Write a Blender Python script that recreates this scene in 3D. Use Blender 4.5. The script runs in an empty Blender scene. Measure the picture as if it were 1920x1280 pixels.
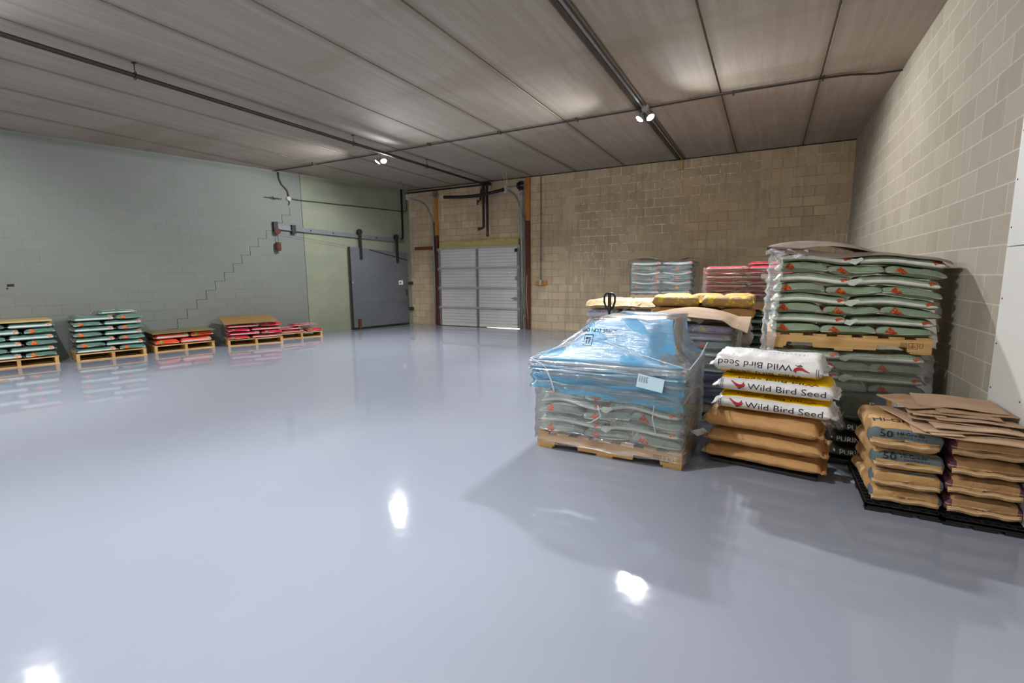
import bpy, bmesh, math, random
import numpy as np
from mathutils import Vector, Matrix, geometry
from mathutils.bvhtree import BVHTree

PI = math.pi
R = math.radians
S = bpy.context.scene
COL = S.collection

# ------------------------------------------------------------------ room numbers (metres)
HCAM, HC, D = 1.506, 4.106, 12.0          # camera height, ceiling height, back wall Y
XL, SL, XR, YR = -9.948, -0.2447, 1.389, -12.0   # left wall X at the back, its slope, right wall X, rear wall Y
def wall_x(y): return XL + SL * (D - y)
LT = Vector((-SL, 1.0, 0)).normalized()   # along the left wall, away from the camera
LN = Vector((LT.y, -LT.x, 0))             # out of the left wall into the room
LYAW = math.atan2(LT.y, LT.x)

# ------------------------------------------------------------------ camera
def cam_axes(y, p, r):
    cy, sy, cp, sp, cr, sr = math.cos(y), math.sin(y), math.cos(p), math.sin(p), math.cos(r), math.sin(r)
    a = Matrix(((cy, -sy, 0), (sy, cy, 0), (0, 0, 1)))
    b = Matrix(((1, 0, 0), (0, cp, -sp), (0, sp, cp)))
    c = Matrix(((cr, 0, sr), (0, 1, 0), (-sr, 0, cr)))
    return a @ b @ c
A = cam_axes(0.4884, -0.138, 0.0096)
cd = bpy.data.cameras.new('camera'); cam = bpy.data.objects.new('camera', cd); COL.objects.link(cam)
cam.matrix_world = Matrix(((A[0][0], A[0][2], -A[0][1], 0), (A[1][0], A[1][2], -A[1][1], 0), (A[2][0], A[2][2], -A[2][1], HCAM), (0, 0, 0, 1)))
cd.sensor_width = 36; cd.lens = 899.7 / 1920 * 36; cd.clip_start = 0.05; cd.clip_end = 100
S.camera = cam

# ------------------------------------------------------------------ world, exposure
w = bpy.data.worlds.new('world'); S.world = w; w.use_nodes = True
w.node_tree.nodes['Background'].inputs[0].default_value = (0.9, 0.95, 1, 1)
w.node_tree.nodes['Background'].inputs[1].default_value = 0.3
S.view_settings.view_transform = 'Standard'; S.view_settings.look = 'None'
S.view_settings.gamma = 1; S.view_settings.use_curve_mapping = False
S.view_settings.exposure = 0.60
LAMP_W = 215.0
# lamps hang from the ceiling in two rows: (x, y, share of power)
LAMPS = [(-1.84, 7.98, 1.15), (-7.38, 8.08, 0.95), (-8.3, 2.1, 0.8), (-2.6, 2.0, 0.85), (-8.3, -3.6, 1.1), (-2.2, -3.6, 1.4), (-8.3, -9.2, 5.0), (-2.2, -9.2, 6.5)]  # last four are unseen, added behind the camera as fill light

# ------------------------------------------------------------------ node helper
class V:
    """A socket or number one can calculate with."""
    def __init__(s, nt, k): s.nt, s.k = nt, k
    def _m(s, op, *o):
        n = s.nt.nodes.new('ShaderNodeMath'); n.operation = op
        for i, x in enumerate((s,) + o):
            x = x.k if isinstance(x, V) else x
            if isinstance(x, (int, float)): n.inputs[i].default_value = x
            else: s.nt.links.new(x, n.inputs[i])
        return V(s.nt, n.outputs[0])
    def __add__(s, o): return s._m('ADD', o)
    def __sub__(s, o): return s._m('SUBTRACT', o)
    def __mul__(s, o): return s._m('MULTIPLY', o)
    def __truediv__(s, o): return s._m('DIVIDE', o)
    def abs(s): return s._m('ABSOLUTE')
    def gt(s, o): return s._m('GREATER_THAN', o)
    def lt(s, o): return s._m('LESS_THAN', o)
    def mx(s, o): return s._m('MAXIMUM', o)
    def mn(s, o): return s._m('MINIMUM', o)
    def fract(s): return s._m('FRACT')
    def pw(s, o): return s._m('POWER', o)
    def sin(s): return s._m('SINE')
    def ramp(s, a, b, c=0.0, d=1.0):
        n = s.nt.nodes.new('ShaderNodeMapRange'); s.nt.links.new(s.k, n.inputs[0])
        for i, x in zip((1, 2, 3, 4), (a, b, c, d)): n.inputs[i].default_value = x
        return V(s.nt, n.outputs[0])

class Mat:
    def __init__(s, name, rough=0.6, spec=0.5, metal=0.0):
        s.m = bpy.data.materials.new(name); s.m.use_nodes = True; s.nt = s.m.node_tree
        s.b = s.nt.nodes['Principled BSDF']; s.out = s.nt.nodes['Material Output']
        s.b.inputs['Roughness'].default_value = rough; s.b.inputs['Metallic'].default_value = metal
        s.b.inputs['Specular IOR Level'].default_value = spec
    def new(s, t): return s.nt.nodes.new(t)
    def link(s, a, b): s.nt.links.new(a.k if isinstance(a, V) else a, b)
    def coord(s, kind='Object', attr=None):
        if attr:
            n = s.new('ShaderNodeAttribute'); n.attribute_name = attr; v = n.outputs['Vector']
        else:
            v = s.new('ShaderNodeTexCoord').outputs[kind]
        return v
    def xyz(s, v):
        n = s.new('ShaderNodeSeparateXYZ'); s.link(v, n.inputs[0]); return [V(s.nt, o) for o in n.outputs]
    def comb(s, x, y, z):
        n = s.new('ShaderNodeCombineXYZ')
        for i, q in enumerate((x, y, z)):
            if isinstance(q, V): s.link(q, n.inputs[i])
            else: n.inputs[i].default_value = q
        return n.outputs[0]
    def scale(s, v, sc, loc=(0, 0, 0)):
        n = s.new('ShaderNodeMapping'); s.link(v, n.inputs[0]); n.inputs['Scale'].default_value = sc; n.inputs['Location'].default_value = loc
        return n.outputs[0]
    def noise(s, v, sc, det=3, rough=0.55, dist=0.0):
        n = s.new('ShaderNodeTexNoise'); s.link(v, n.inputs['Vector']); n.inputs['Scale'].default_value = sc
        n.inputs['Detail'].default_value = det; n.inputs['Roughness'].default_value = rough; n.inputs['Distortion'].default_value = dist
        return V(s.nt, n.outputs['Fac'])
    def mix(s, f, a, b):
        n = s.new('ShaderNodeMix'); n.data_type = 'RGBA'
        for sock, q in ((n.inputs[0], f), (n.inputs[6], a), (n.inputs[7], b)):
            if isinstance(q, V): s.link(q, sock)
            elif isinstance(q, (int, float)): sock.default_value = q
            elif isinstance(q, tuple): sock.default_value = (*q, 1)[:4]
            else: s.link(q, sock)
        return n.outputs[2]
    def color(s, c):
        if isinstance(c, tuple): s.b.inputs['Base Color'].default_value = (*c, 1)
        else: s.link(c, s.b.inputs['Base Color'])
        return s
    def bump(s, h, strength=0.3, dist=0.01, target=None):
        n = s.new('ShaderNodeBump'); n.inputs['Strength'].default_value = strength; n.inputs['Distance'].default_value = dist
        s.link(h, n.inputs['Height']); s.link(n.outputs[0], (target or s.b.inputs['Normal'])); return n.outputs[0]
    def rough(s, r): s.link(r, s.b.inputs['Roughness']); return s

def hexc(h):
    h = h.lstrip('#'); c = [int(h[i:i + 2], 16) / 255 for i in (0, 2, 4)]
    return tuple(x / 12.92 if x <= .04045 else ((x + .055) / 1.055) ** 2.4 for x in c)

def plain(name, col, rough=0.5, metal=0.0, var=0.12, sc=9.0, bump=0.0):
    m = Mat(name, rough, 0.4, metal); v = m.coord()
    n = m.noise(v, sc, 4)
    c = hexc(col) if isinstance(col, str) else col
    m.color(m.mix(n.ramp(0.3, 0.7), tuple(x * (1 - var) for x in c), tuple(min(1, x * (1 + var)) for x in c)))
    if bump: m.bump(n, bump, 0.004)
    return m.m

# ------------------------------------------------------------------ mesh helper
class MB:
    def __init__(s): s.v, s.f = [], []
    def add(s, vs, fs):
        k = len(s.v); s.v += [tuple(x) for x in vs]; s.f += [tuple(i + k for i in f) for f in fs]; return s
    def box(s, x0, y0, z0, x1, y1, z1, mat=None, bev=0.0):
        vs = [(x, y, z) for z in (z0, z1) for y in (y0, y1) for x in (x0, x1)]
        fs = [(0, 2, 3, 1), (4, 5, 7, 6), (0, 1, 5, 4), (2, 6, 7, 3), (0, 4, 6, 2), (1, 3, 7, 5)]
        if bev:
            b = bmesh.new(); bv = [b.verts.new(v) for v in vs]
            for f in fs: b.faces.new([bv[i] for i in f])
            bmesh.ops.bevel(b, geom=b.edges[:], offset=bev, segments=2, affect='EDGES', profile=0.5)
            b.verts.index_update(); vs = [v.co.copy() for v in b.verts]; fs = [[v.index for v in f.verts] for f in b.faces]; b.free()
        if mat is not None: vs = [mat @ Vector(v) for v in vs]
        return s.add(vs, fs)
    def prism(s, poly, axis, a, b, mat=None):
        """poly: 2-D outline; axis 0/1/2 extruded from a to b."""
        n = len(poly)
        def p(q, h):
            return {0: (h, q[0], q[1]), 1: (q[0], h, q[1]), 2: (q[0], q[1], h)}[axis]
        vs = [p(q, a) for q in poly] + [p(q, b) for q in poly]
        tri = geometry.tessellate_polygon([[Vector((q[0], q[1], 0)) for q in poly]])
        fs = [tuple(t) for t in tri] + [tuple(i + n for i in reversed(t)) for t in tri]
        fs += [(i, (i + 1) % n, (i + 1) % n + n, i + n) for i in range(n)]
        if mat is not None: vs = [mat @ Vector(v) for v in vs]
        return s.add(vs, fs)
    def tube(s, path, r, seg=10, caps=True, mat=None):
        P = [Vector(p) for p in path]; n = len(P); rs = r if isinstance(r, (list, tuple)) else [r] * n
        up = None; vs = []; fs = []
        for i, p in enumerate(P):
            t = (P[min(i + 1, n - 1)] - P[max(i - 1, 0)]).normalized()
            if up is None:
                up = Vector((0, 0, 1)) if abs(t.z) < 0.9 else Vector((1, 0, 0))
            a = t.cross(up).normalized(); up = a.cross(t).normalized()
            for j in range(seg):
                th = 2 * PI * j / seg
                vs.append(p + (a * math.cos(th) + up * math.sin(th)) * rs[i])
        for i in range(n - 1):
            for j in range(seg):
                fs.append((i * seg + j, i * seg + (j + 1) % seg, (i + 1) * seg + (j + 1) % seg, (i + 1) * seg + j))
        if caps: fs += [tuple(reversed(range(seg))), tuple((n - 1) * seg + j for j in range(seg))]
        if mat is not None: vs = [mat @ v for v in vs]
        return s.add(vs, fs)
    def obj(s, name, mat, parent=None, smooth=False, loc=None, rot=None, norm=True):
        me = bpy.data.meshes.new(name); me.from_pydata([tuple(v) for v in s.v], [], s.f)
        if norm:
            b = bmesh.new(); b.from_mesh(me); bmesh.ops.recalc_face_normals(b, faces=b.faces[:]); b.to_mesh(me); b.free()
        if mat: me.materials.append(mat)
        if smooth:
            me.polygons.foreach_set('use_smooth', [True] * len(me.polygons))
            if smooth == 'auto': me.set_sharp_from_angle(angle=R(35))
        o = bpy.data.objects.new(name, me); COL.objects.link(o)
        if parent: o.parent = parent
        if loc is not None: o.location = loc
        if rot is not None: o.rotation_euler = rot
        return o

def tag(o, label, cat, group=None, kind=None):
    if label: o['label'] = label
    if cat: o['category'] = cat
    if group: o['group'] = group
    if kind: o['kind'] = kind
    return o
def empty(name, loc, rz=0, label=None, cat=None, group=None):
    o = bpy.data.objects.new(name, None); COL.objects.link(o); o.location = loc; o.rotation_euler = (0, 0, rz); o.empty_display_size = .1
    return tag(o, label, cat, group)
def struct(o): o['kind'] = 'structure'; return o
def copy_tree(o, parent=None):
    c = o.copy(); COL.objects.link(c)
    if parent: c.parent = parent
    for ch in o.children: copy_tree(ch, c)
    return c
def arc(c, a, b, th0, th1, n=10):
    """points on an arc: centre c, axes a and b (Vectors with length = radius)"""
    c, a, b = Vector(c), Vector(a), Vector(b)
    return [c + a * math.cos(th0 + (th1 - th0) * i / n) + b * math.sin(th0 + (th1 - th0) * i / n) for i in range(n + 1)]

# ------------------------------------------------------------------ materials of the room
def mat_floor():
    m = Mat('glossy grey blue epoxy', 0.06, 0.33); v = m.coord()
    n = m.noise(v, 0.5, 4); n2 = m.noise(v, 14, 3)
    c = m.mix(n.ramp(.3, .7), (0.218, 0.229, 0.270), (0.236, 0.248, 0.290))
    sp = m.noise(v, 90, 1).gt(0.79)
    m.color(m.mix(sp * 0.35, c, (0.4, 0.4, 0.42)))
    m.rough(n2.ramp(.3, .7, .045, .07)); m.bump(m.noise(v, 1.6, 2), 0.03, 0.01)
    return m.m
def mat_ceiling():
    m = Mat('stained precast concrete', 0.85, 0.25); v = m.coord(); x, y, z = m.xyz(v)
    st = m.noise(m.scale(v, (9, 0.45, 1)), 1.0, 6, .65, .6)
    st2 = m.noise(m.scale(v, (30, 0.9, 1)), 1.0, 4, .6)
    cl = m.noise(v, 0.7, 5, .6)
    fr = ((x + 100 * 1.237 - 0.475) / 1.237).fract()
    edge = ((fr - 0.5).abs() + m.noise(m.scale(v, (3, .8, 1)), 1, 4) * .09).ramp(.46, .55)
    cross = (m.noise(m.scale(v, (.25, 1.1, 1)), 1.0, 3).ramp(.56, .66))
    c = m.mix(st.ramp(.3, .7), (0.27, 0.228, 0.182), (0.36, 0.318, 0.268))
    c = m.mix(st2.ramp(.35, .7) * .25, c, (0.38, 0.345, 0.30))
    c = m.mix(cl.ramp(.45, .7) * .5, c, (0.27, 0.222, 0.165))
    c = m.mix(cross * .4, c, (0.235, 0.19, 0.135))
    c = m.mix(edge * .65, c, (0.14, 0.112, 0.078))
    drip = (m.noise(m.scale(v, (40, 9, 1)), 1, 3).gt(.66)) * ((fr - .5).abs().gt(.488)) * m.noise(v, .8, 2).gt(.52)
    c = m.mix(drip * .8, c, (0.5, 0.47, 0.42))
    m.color(c); m.bump(st + st2 * .5, .15, .008)
    return m.m
def brick(m, vec, c1, c2, mortar, msize=0.009, smooth=0.4, row=.2034, wid=.4068, bias=0.0):
    n = m.new('ShaderNodeTexBrick'); m.link(vec, n.inputs['Vector'])
    n.inputs['Color1'].default_value = (*c1, 1); n.inputs['Color2'].default_value = (*c2, 1); n.inputs['Mortar'].default_value = (*mortar, 1)
    n.inputs['Scale'].default_value = 1.0; n.inputs['Mortar Size'].default_value = msize; n.inputs['Mortar Smooth'].default_value = smooth
    n.inputs['Bias'].default_value = bias; n.inputs['Brick Width'].default_value = wid; n.inputs['Row Height'].default_value = row
    n.offset = 0.5
    return n.outputs['Color'], V(m.nt, n.outputs['Fac'])
def mat_back():
    m = Mat('brown unpainted block', 0.95, 0.15); v = m.coord(); x, y, z = m.xyz(v)
    vec = m.comb(x + 50.1, z - 0.02 + 4.068, 0.0)
    c, f = brick(m, vec, (0.56, 0.45, 0.305), (0.43, 0.34, 0.225), (0.31, 0.245, 0.165), .009, .5)
    c = m.mix(m.noise(v, .9, 6, .7).ramp(.38, .68) * .75, c, (0.35, 0.28, 0.19))
    c = m.mix(m.noise(m.scale(v, (5, 1, .9)), 1, 6, .7).ramp(.45, .75) * .5, c, (0.50, 0.42, 0.31))
    c = m.mix(m.noise(m.scale(v, (11, 1, .8)), 1, 6, .72).ramp(.52, .74) * .75, c, (0.24, 0.19, 0.135))
    zone = m.noise(v, .45, 3).ramp(.36, .54) * x.ramp(-5.2, -4.2) * z.ramp(1.0, 2.2)
    eff = m.noise(m.scale(v, (6, 1, 5)), 1.3, 7, .75, 1.0)
    c = m.mix(((f * 1.3 * eff.ramp(.42, .54)) + eff.ramp(.62, .70) * .9) * zone, c, (0.75, 0.70, 0.62))
    pil = m.noise(m.scale(v, (9, 1, 2.4)), 1.1, 6, .7).ramp(.55, .68) * x.ramp(-4.9, -4.6) * x.ramp(-3.9, -3.6, 1, 0) * z.ramp(.9, 1.3) * z.ramp(2.2, 2.6, 1, 0)
    c = m.mix(pil * .6, c, (0.7, 0.65, 0.57))
    m.color(c); m.bump((f * -1.0) + m.noise(v, 26, 4) * .35, .55, .006)
    return m.m
def mat_right():
    m = Mat('tan block with light mortar', 0.9, 0.2); v = m.coord(); x, y, z = m.xyz(v)
    vec = m.comb(y + 50.0, z - 0.05 + 4.068, 0.0)
    c, f = brick(m, vec, (0.285, 0.25, 0.195), (0.235, 0.203, 0.155), (0.38, 0.345, 0.285), .006, .35)
    c = m.mix(m.noise(m.scale(v, (1, 1.5, .5)), 2.2, 5, .6).ramp(.4, .7) * .45, c, (0.275, 0.24, 0.188))
    c = m.mix(m.noise(m.scale(v, (1, 7, .6)), 1.5, 5, .6).ramp(.55, .75) * .3, c, (0.19, 0.16, 0.115))
    c = m.mix(m.noise(v, 60, 2).ramp(.3, .7) * .12, c, (0.2, 0.17, 0.13))
    blk = m.noise(m.scale(v, (1, 6, .35)), 1.5, 4, .6).ramp(.56, .66) * z.ramp(3.2, 3.8) * y.ramp(8.5, 9.5)
    c = m.mix(blk * .8, c, (0.05, 0.045, 0.04))
    m.color(c); m.bump((f * .25) + m.noise(v, 70, 3) * .3, .35, .004)
    return m.m
def mat_left():
    m = Mat('painted grey green block', 0.75, 0.3); v = m.coord(); x, y, z = m.xyz(v)
    u = y * (1 / LT.y)
    vec = m.comb(u + 50.12, z + 4.068, 0.0)
    c, f = brick(m, vec, (0.155, 0.164, 0.145), (0.163, 0.172, 0.154), (0.155, 0.164, 0.145), .004, .2)
    show = m.noise(m.scale(v, (1, .9, 1.6)), 1.1, 3, .5).ramp(.42, .58) * z.ramp(.3, 3.2, 1, .35)
    c = m.mix(f * show * .8, c, (0.085, 0.09, 0.08))
    c = m.mix(m.noise(v, .8, 4).ramp(.35, .7) * .4, c, (0.137, 0.145, 0.128))
    gr = y.gt(8.73)
    c2 = m.mix(m.noise(m.scale(v, (1, 1.4, 2)), 1.0, 4).ramp(.35, .65), (0.215, 0.226, 0.155), (0.180, 0.196, 0.145))
    c2 = m.mix(f * show * .6, c2, (0.16, 0.17, 0.11))
    c = m.mix(gr, c, c2)
    m.color(c); m.bump((f * -.7) + m.noise(v, 20, 3) * .25, .4, .004)
    return m.m

M = {}
M['galv'] = plain('galvanised steel', '#8d9093', 0.42, 0.7, .12, 14)
M['steel'] = plain('dull steel track', '#7d8084', 0.45, 0.6)
M['blackpipe'] = plain('black iron pipe', '#1d1a19', 0.5, 0.2)
M['brownpipe'] = plain('dark rusty sprinkler pipe', '#2c211d', 0.6, 0.2)
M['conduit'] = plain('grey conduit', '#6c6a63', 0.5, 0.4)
M['conduitdark'] = plain('dark conduit paint', '#3a3630', 0.6, 0.2)  # dark brown grey conduit tone, also on cables and the grout strip
M['rust'] = plain('rusted iron', '#532e20', 0.85, 0.1, .3, 25, .3)
M['darkiron'] = plain('black strap iron', '#22211f', 0.6, 0.3)
M['paintedrail'] = plain('grey painted rail', '#63676a', 0.5)
M['doorgrey'] = None
M['white'] = plain('white painted board', '#b9b5af', 0.55, 0, .03, 3)
M['whitemetal'] = plain('pale enamel', '#9b9c9a', 0.4)
M['cream'] = plain('cream fitting', '#938d7c', 0.5)
M['black'] = plain('black plastic', '#17171a', 0.45, 0, .2, 20, .1)
M['ink'] = plain('black ink', '#1c1a1a', 0.7, 0, .05)
M['inkred'] = plain('red ink', '#a3262a', 0.65, 0, .1)
M['inkgreen'] = plain('green ink', '#2f4a33', 0.65, 0, .1)
M['inkblue'] = plain('blue ink', '#4a5fa6', 0.65, 0, .1)
M['inkwhite'] = plain('white ink', '#dcdcd6', 0.6, 0, .05)
M['inkbrown'] = plain('burnt stamp ink', '#5a3c20', 0.8, 0, .1)
M['redvalve'] = plain('red enamel', '#701c14', 0.4)
M['flapwhite'] = plain('pale seam tape', '#b4bcae', .5)
M['crack'] = plain('dark crack', '#23231f', 0.95)
M['paper'] = plain('pale label paper', '#bcd6e2', 0.6, 0, .04)
M['whitepaper'] = plain('white label paper', '#dedcd6', 0.6, 0, .04)

def mat_wood(name, a, b, axis=0, rough=.7):
    m = Mat(name, rough, .3); v = m.coord()
    sc = [26, 26, 26]; sc[axis] = 1.6
    n = m.noise(m.scale(v, tuple(sc)), 1, 5, .6, .8); n2 = m.noise(v, 3, 2)
    c = m.mix(n.ramp(.35, .7), hexc(a), hexc(b)); c = m.mix(n2.ramp(.6, .75) * .4, c, hexc('#8a5c2c'))
    m.color(c); m.bump(n, .15, .002); return m.m
M['woodx'] = mat_wood('new pine grain lengthwise', '#b78e58', '#cfab74', 0)
M['woody'] = mat_wood('new pine grain crosswise', '#b08852', '#c8a36c', 1)
M['woodz'] = mat_wood('orange stained post', '#a5692c', '#bf8440', 2)
M['woodred'] = mat_wood('red brown stained post', '#4f2719', '#6e3a24', 2)
M['woodredx'] = mat_wood('red brown stained rail', '#5a2f1d', '#7a4226', 0)
M['woodyellow'] = mat_wood('treated yellow pine', '#9a8d5c', '#b5a76e', 0)
M['plywood'] = mat_wood('plywood sheet', '#7d6038', '#957445', 1)
M['fibreboard'] = mat_wood('tan chip panel', '#a68e62', '#b79c6c', 1)
M['fibredark'] = mat_wood('olive brown panel', '#6f6341', '#85764c', 1)
def mat_card(name, a, b, rough=.85):
    m = Mat(name, rough, .2); v = m.coord()
    n = m.noise(v, 3, 4, .6); n2 = m.noise(m.scale(v, (1, 60, 60)), 1.5, 2)
    c = m.mix(n.ramp(.35, .65), hexc(a), hexc(b)); c = m.mix(n2.ramp(.5, .7) * .12, c, hexc('#6a4a30'))
    m.color(c); m.bump(n, .2, .004); return m.m
M['card'] = mat_card('corrugated cardboard', '#9c7d62', '#ab8c70')
M['card2'] = mat_card('pale corrugated cardboard', '#a88a70', '#b5987d')
M['kraftcover'] = mat_card('kraft slip sheet', '#8e7660', '#a08970')
M['greycover'] = mat_card('dusty slip sheet', '#7b6d60', '#94867a')

# ------------------------------------------------------------------ room shell
f = MB().box(-17.5, YR - .2, -0.1, XR + .2, D + .2, 0); struct(f.obj('floor', mat_floor()))
# ceiling: planks with V joints along Y
xs = [(-17.6, HC)]
jx = sorted(0.475 - 1.237 * k for k in range(15))
for j in jx: xs += [(j - .014, HC), (j - .004, HC + .022), (j + .004, HC + .022), (j + .014, HC)]
xs += [(XR + .2, HC), (XR + .2, HC + .2), (-17.6, HC + .2)]
struct(MB().prism(xs, 1, YR - .2, D + .2).obj('ceiling', mat_ceiling()))
struct(MB().box(-17.6, D, 0, XR + .2, D + .2, HC).obj('wall_back', mat_back()))
struct(MB().box(XR, YR, 0, XR + .2, D, HC).obj('wall_right', mat_right()))
struct(MB().box(-17.6, YR - .2, 0, XR + .2, YR, HC).obj('wall_rear', mat_right()))
lw = MB().prism([(wall_x(D + .02), D + .02), (wall_x(YR), YR), (wall_x(YR) - .3, YR), (wall_x(D + .02) - .3, D + .02)], 2, 0, HC)
wl = struct(lw.obj('wall_left', mat_left()))
# stepped crack and control joint in the left wall
def lwp(y, z, off=0.0):
    return Vector((wall_x(y), y, z)) + LN * off
def lstrip(mb, y0, z0, y1, z1, wd=.006, off=.002):
    a, b = lwp(y0, z0, -0.003), lwp(y1, z1, -0.003)
    t = (b - a).normalized(); n = t.cross(LN).normalized() * wd / 2
    q = [a - n, b - n, b + n, a + n]
    mb.add(q + [p + LN * (off + .003) for p in q], [(0, 1, 2, 3), (7, 6, 5, 4), (0, 4, 5, 1), (1, 5, 6, 2), (2, 6, 7, 3), (3, 7, 4, 0)])
cr = MB(); yy, zz = 8.42, 3.255
st = .2034 * LT.y
while zz > .45:
    lstrip(cr, yy, zz, yy, zz - .2034, .009); lstrip(cr, yy, zz - .2034, yy - st, zz - .2034, .006)
    yy -= st; zz -= .2034
cr.obj('crack', M['crack'], wl)
cj = MB(); lstrip(cj, 8.73, 0, 8.73, HC, .010); cj.obj('control_joint', M['crack'], wl)
# dark bracket scar, rust stain and bolt holes
mk = MB()
rnd = random.Random(4)
for i in range(26):
    t = i / 25; y0 = 7.83 + .4 * t; h = .008 + .035 * math.exp(-((t - .5) / .16) ** 2) * rnd.random() + .012 * rnd.random()
    lstrip(mk, y0, 3.435 + rnd.uniform(-.01, .01), y0 + .014, 3.435, 2 * h)
mk.obj('bracket_scar', M['crack'], wl)
mk = MB(); lstrip(mk, 3.41, 1.40, 3.50, 1.405, .045); lstrip(mk, 3.40, 1.355, 3.42, 1.34, .03); mk.obj('bolt_hole', M['crack'], wl)
# cold joint under the ceiling on every wall is a dark caulk line
struct(MB().box(-10.2, D - .012, HC - .02, XR, D + .001, HC + .001).obj('trim_1', M['crack']))

# white board sheets screwed to the right wall
for k, (z0, z1) in enumerate(((0.0, 1.655), (1.66, 2.88))):
    b = tag(MB().box(XR - .014, 1.2, z0, XR - .001, 4.365, z1, bev=.002).obj('wall_board', M['white']),
            ('white wall board, lower sheet, behind the flattened cardboard' if k == 0 else 'white wall board, upper sheet, above the seam'), 'board', 'white boards on the block wall')
    sc = MB(); n = int((z1 - z0) / .3)
    for i in range(n):
        for yy in (4.33, 3.9):
            sc.tube([(XR - .0135, yy, z0 + .12 + i * .3), (XR - .0165, yy, z0 + .12 + i * .3)], .006, 8)
    sc.obj('screw', M['darkiron'], b)

# ------------------------------------------------------------------ ceiling lamps
lampglow = Mat('lamp lens'); lampglow.b.inputs['Emission Color'].default_value = (.93, .96, 1, 1); lampglow.b.inputs['Emission Strength'].default_value = 45
for k, (lx, ly, share) in enumerate(LAMPS):
    where = ['twin head flood lamp where the steel channel crosses the conduit', 'twin head flood lamp beside the long dark sprinkler pipe', 'twin head flood lamp near the painted wall, overhead of the green loads',
             'twin head flood lamp overhead in front of the blue hooded load', 'added unseen fill lamp with twin heads, second last row, painted wall side', 'added unseen fill lamp with twin heads, second last row, block wall side', 'added unseen fill lamp with twin heads, rearmost row, painted wall side', 'added unseen fill lamp with twin heads, rearmost row, block wall side'][k]
    root = empty('ceiling_lamp', (lx, ly, HC - .004), 0, where, 'lamp', 'ceiling flood lamps')
    MB().box(-.05, -.05, -.09, .05, .05, -.002, bev=.006).obj('junction_box', M['whitemetal'], root)
    for sgn in (-1, 1):
        hx = sgn * .085; dirv = Vector((sgn * .5, -.3, -.81)).normalized()
        c = Vector((hx, -.03, -.20))
        h = MB().tube([c - dirv * .075, c - dirv * .05, c - dirv * .015, c + dirv * .0], [.02, .045, .062, .066], 20).obj('lamp_head', M['whitemetal'], root, 'auto')
        MB().tube([Vector((sgn * .03, 0, -.09)), Vector((hx * .8, 0, -.12)), c - dirv * .07], .011, 8).obj('swivel_arm', M['whitemetal'], root, True)
        MB().tube([c + dirv * .0, c + dirv * .012], [.06, .045], 20).obj('lens', lampglow.m, h, True)
        ld = bpy.data.lights.new('flood_light', 'SPOT'); ld.energy = LAMP_W * share * 2.2; ld.spot_size = R(154); ld.spot_blend = .5
        ld.shadow_soft_size = .05; ld.color = (.93, .965, 1)
        lo = bpy.data.objects.new('flood_light', ld); COL.objects.link(lo); lo.parent = root
        lo.location = c + dirv * .03
        lo.rotation_euler = dirv.to_track_quat('-Z', 'Y').to_euler()

# ------------------------------------------------------------------ pipes on the ceiling
root = empty('sprinkler_pipe', (-6.97, 4, HC), 0, 'long dark sprinkler pipe hung under the ceiling planks', 'pipe')
MB().tube([(0, -15.9, -.15), (0, 7.62, -.15)], .027, 12).obj('pipe_run', M['brownpipe'], root, 'auto')
for yh in (-8.6, -4.0, -.62, 2.9, 5.1):
    MB().tube([(0, yh, -.005), (0, yh, -.09)], .006, 8).tube(arc((0, yh, -.15), (.034, 0, 0), (0, 0, .045), 0, 2 * PI, 16), .006, 6).box(-.03, yh - .02, -.008, .03, yh + .02, 0).obj('hanger', M['blackpipe'], root, 'auto')
cz = HC - .03
P = [(-10.83, 8.08, cz), (-9, 8.1, cz), (-1.9, 8.04, cz), (-.75, 8.0, cz), (.47, 8.02, cz), (.8, 8.06, cz), (1.1, 8.2, cz), (1.38, 8.22, cz)]
root = empty('ceiling_conduit', (0, 0, 0), 0, 'thin conduit crossing the whole ceiling from wall to wall', 'conduit')
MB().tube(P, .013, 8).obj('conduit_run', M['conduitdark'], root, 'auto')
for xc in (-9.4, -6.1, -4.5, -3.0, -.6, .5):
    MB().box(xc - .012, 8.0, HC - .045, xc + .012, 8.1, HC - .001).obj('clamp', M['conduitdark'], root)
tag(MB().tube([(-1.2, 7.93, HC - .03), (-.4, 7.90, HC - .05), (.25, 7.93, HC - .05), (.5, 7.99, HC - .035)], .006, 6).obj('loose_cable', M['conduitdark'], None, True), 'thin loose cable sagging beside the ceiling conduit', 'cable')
root = empty('ceiling_channel', (-1.88, 6, HC), 0, 'galvanised steel channel running along a ceiling joint', 'conduit')
MB().box(-.016, -17.5, -.042, .016, 5.98, -.003, bev=.004).obj('channel', M['galv'], root)
MB().tube([(.05, -17.5, -.02), (.05, 5.98, -.02)], .011, 8).obj('side_conduit', M['conduit'], root, 'auto')
MB().box(-.1, -17.5, -.012, -.05, 5.98, -.001).obj('grout_strip', M['conduitdark'], root)
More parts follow.
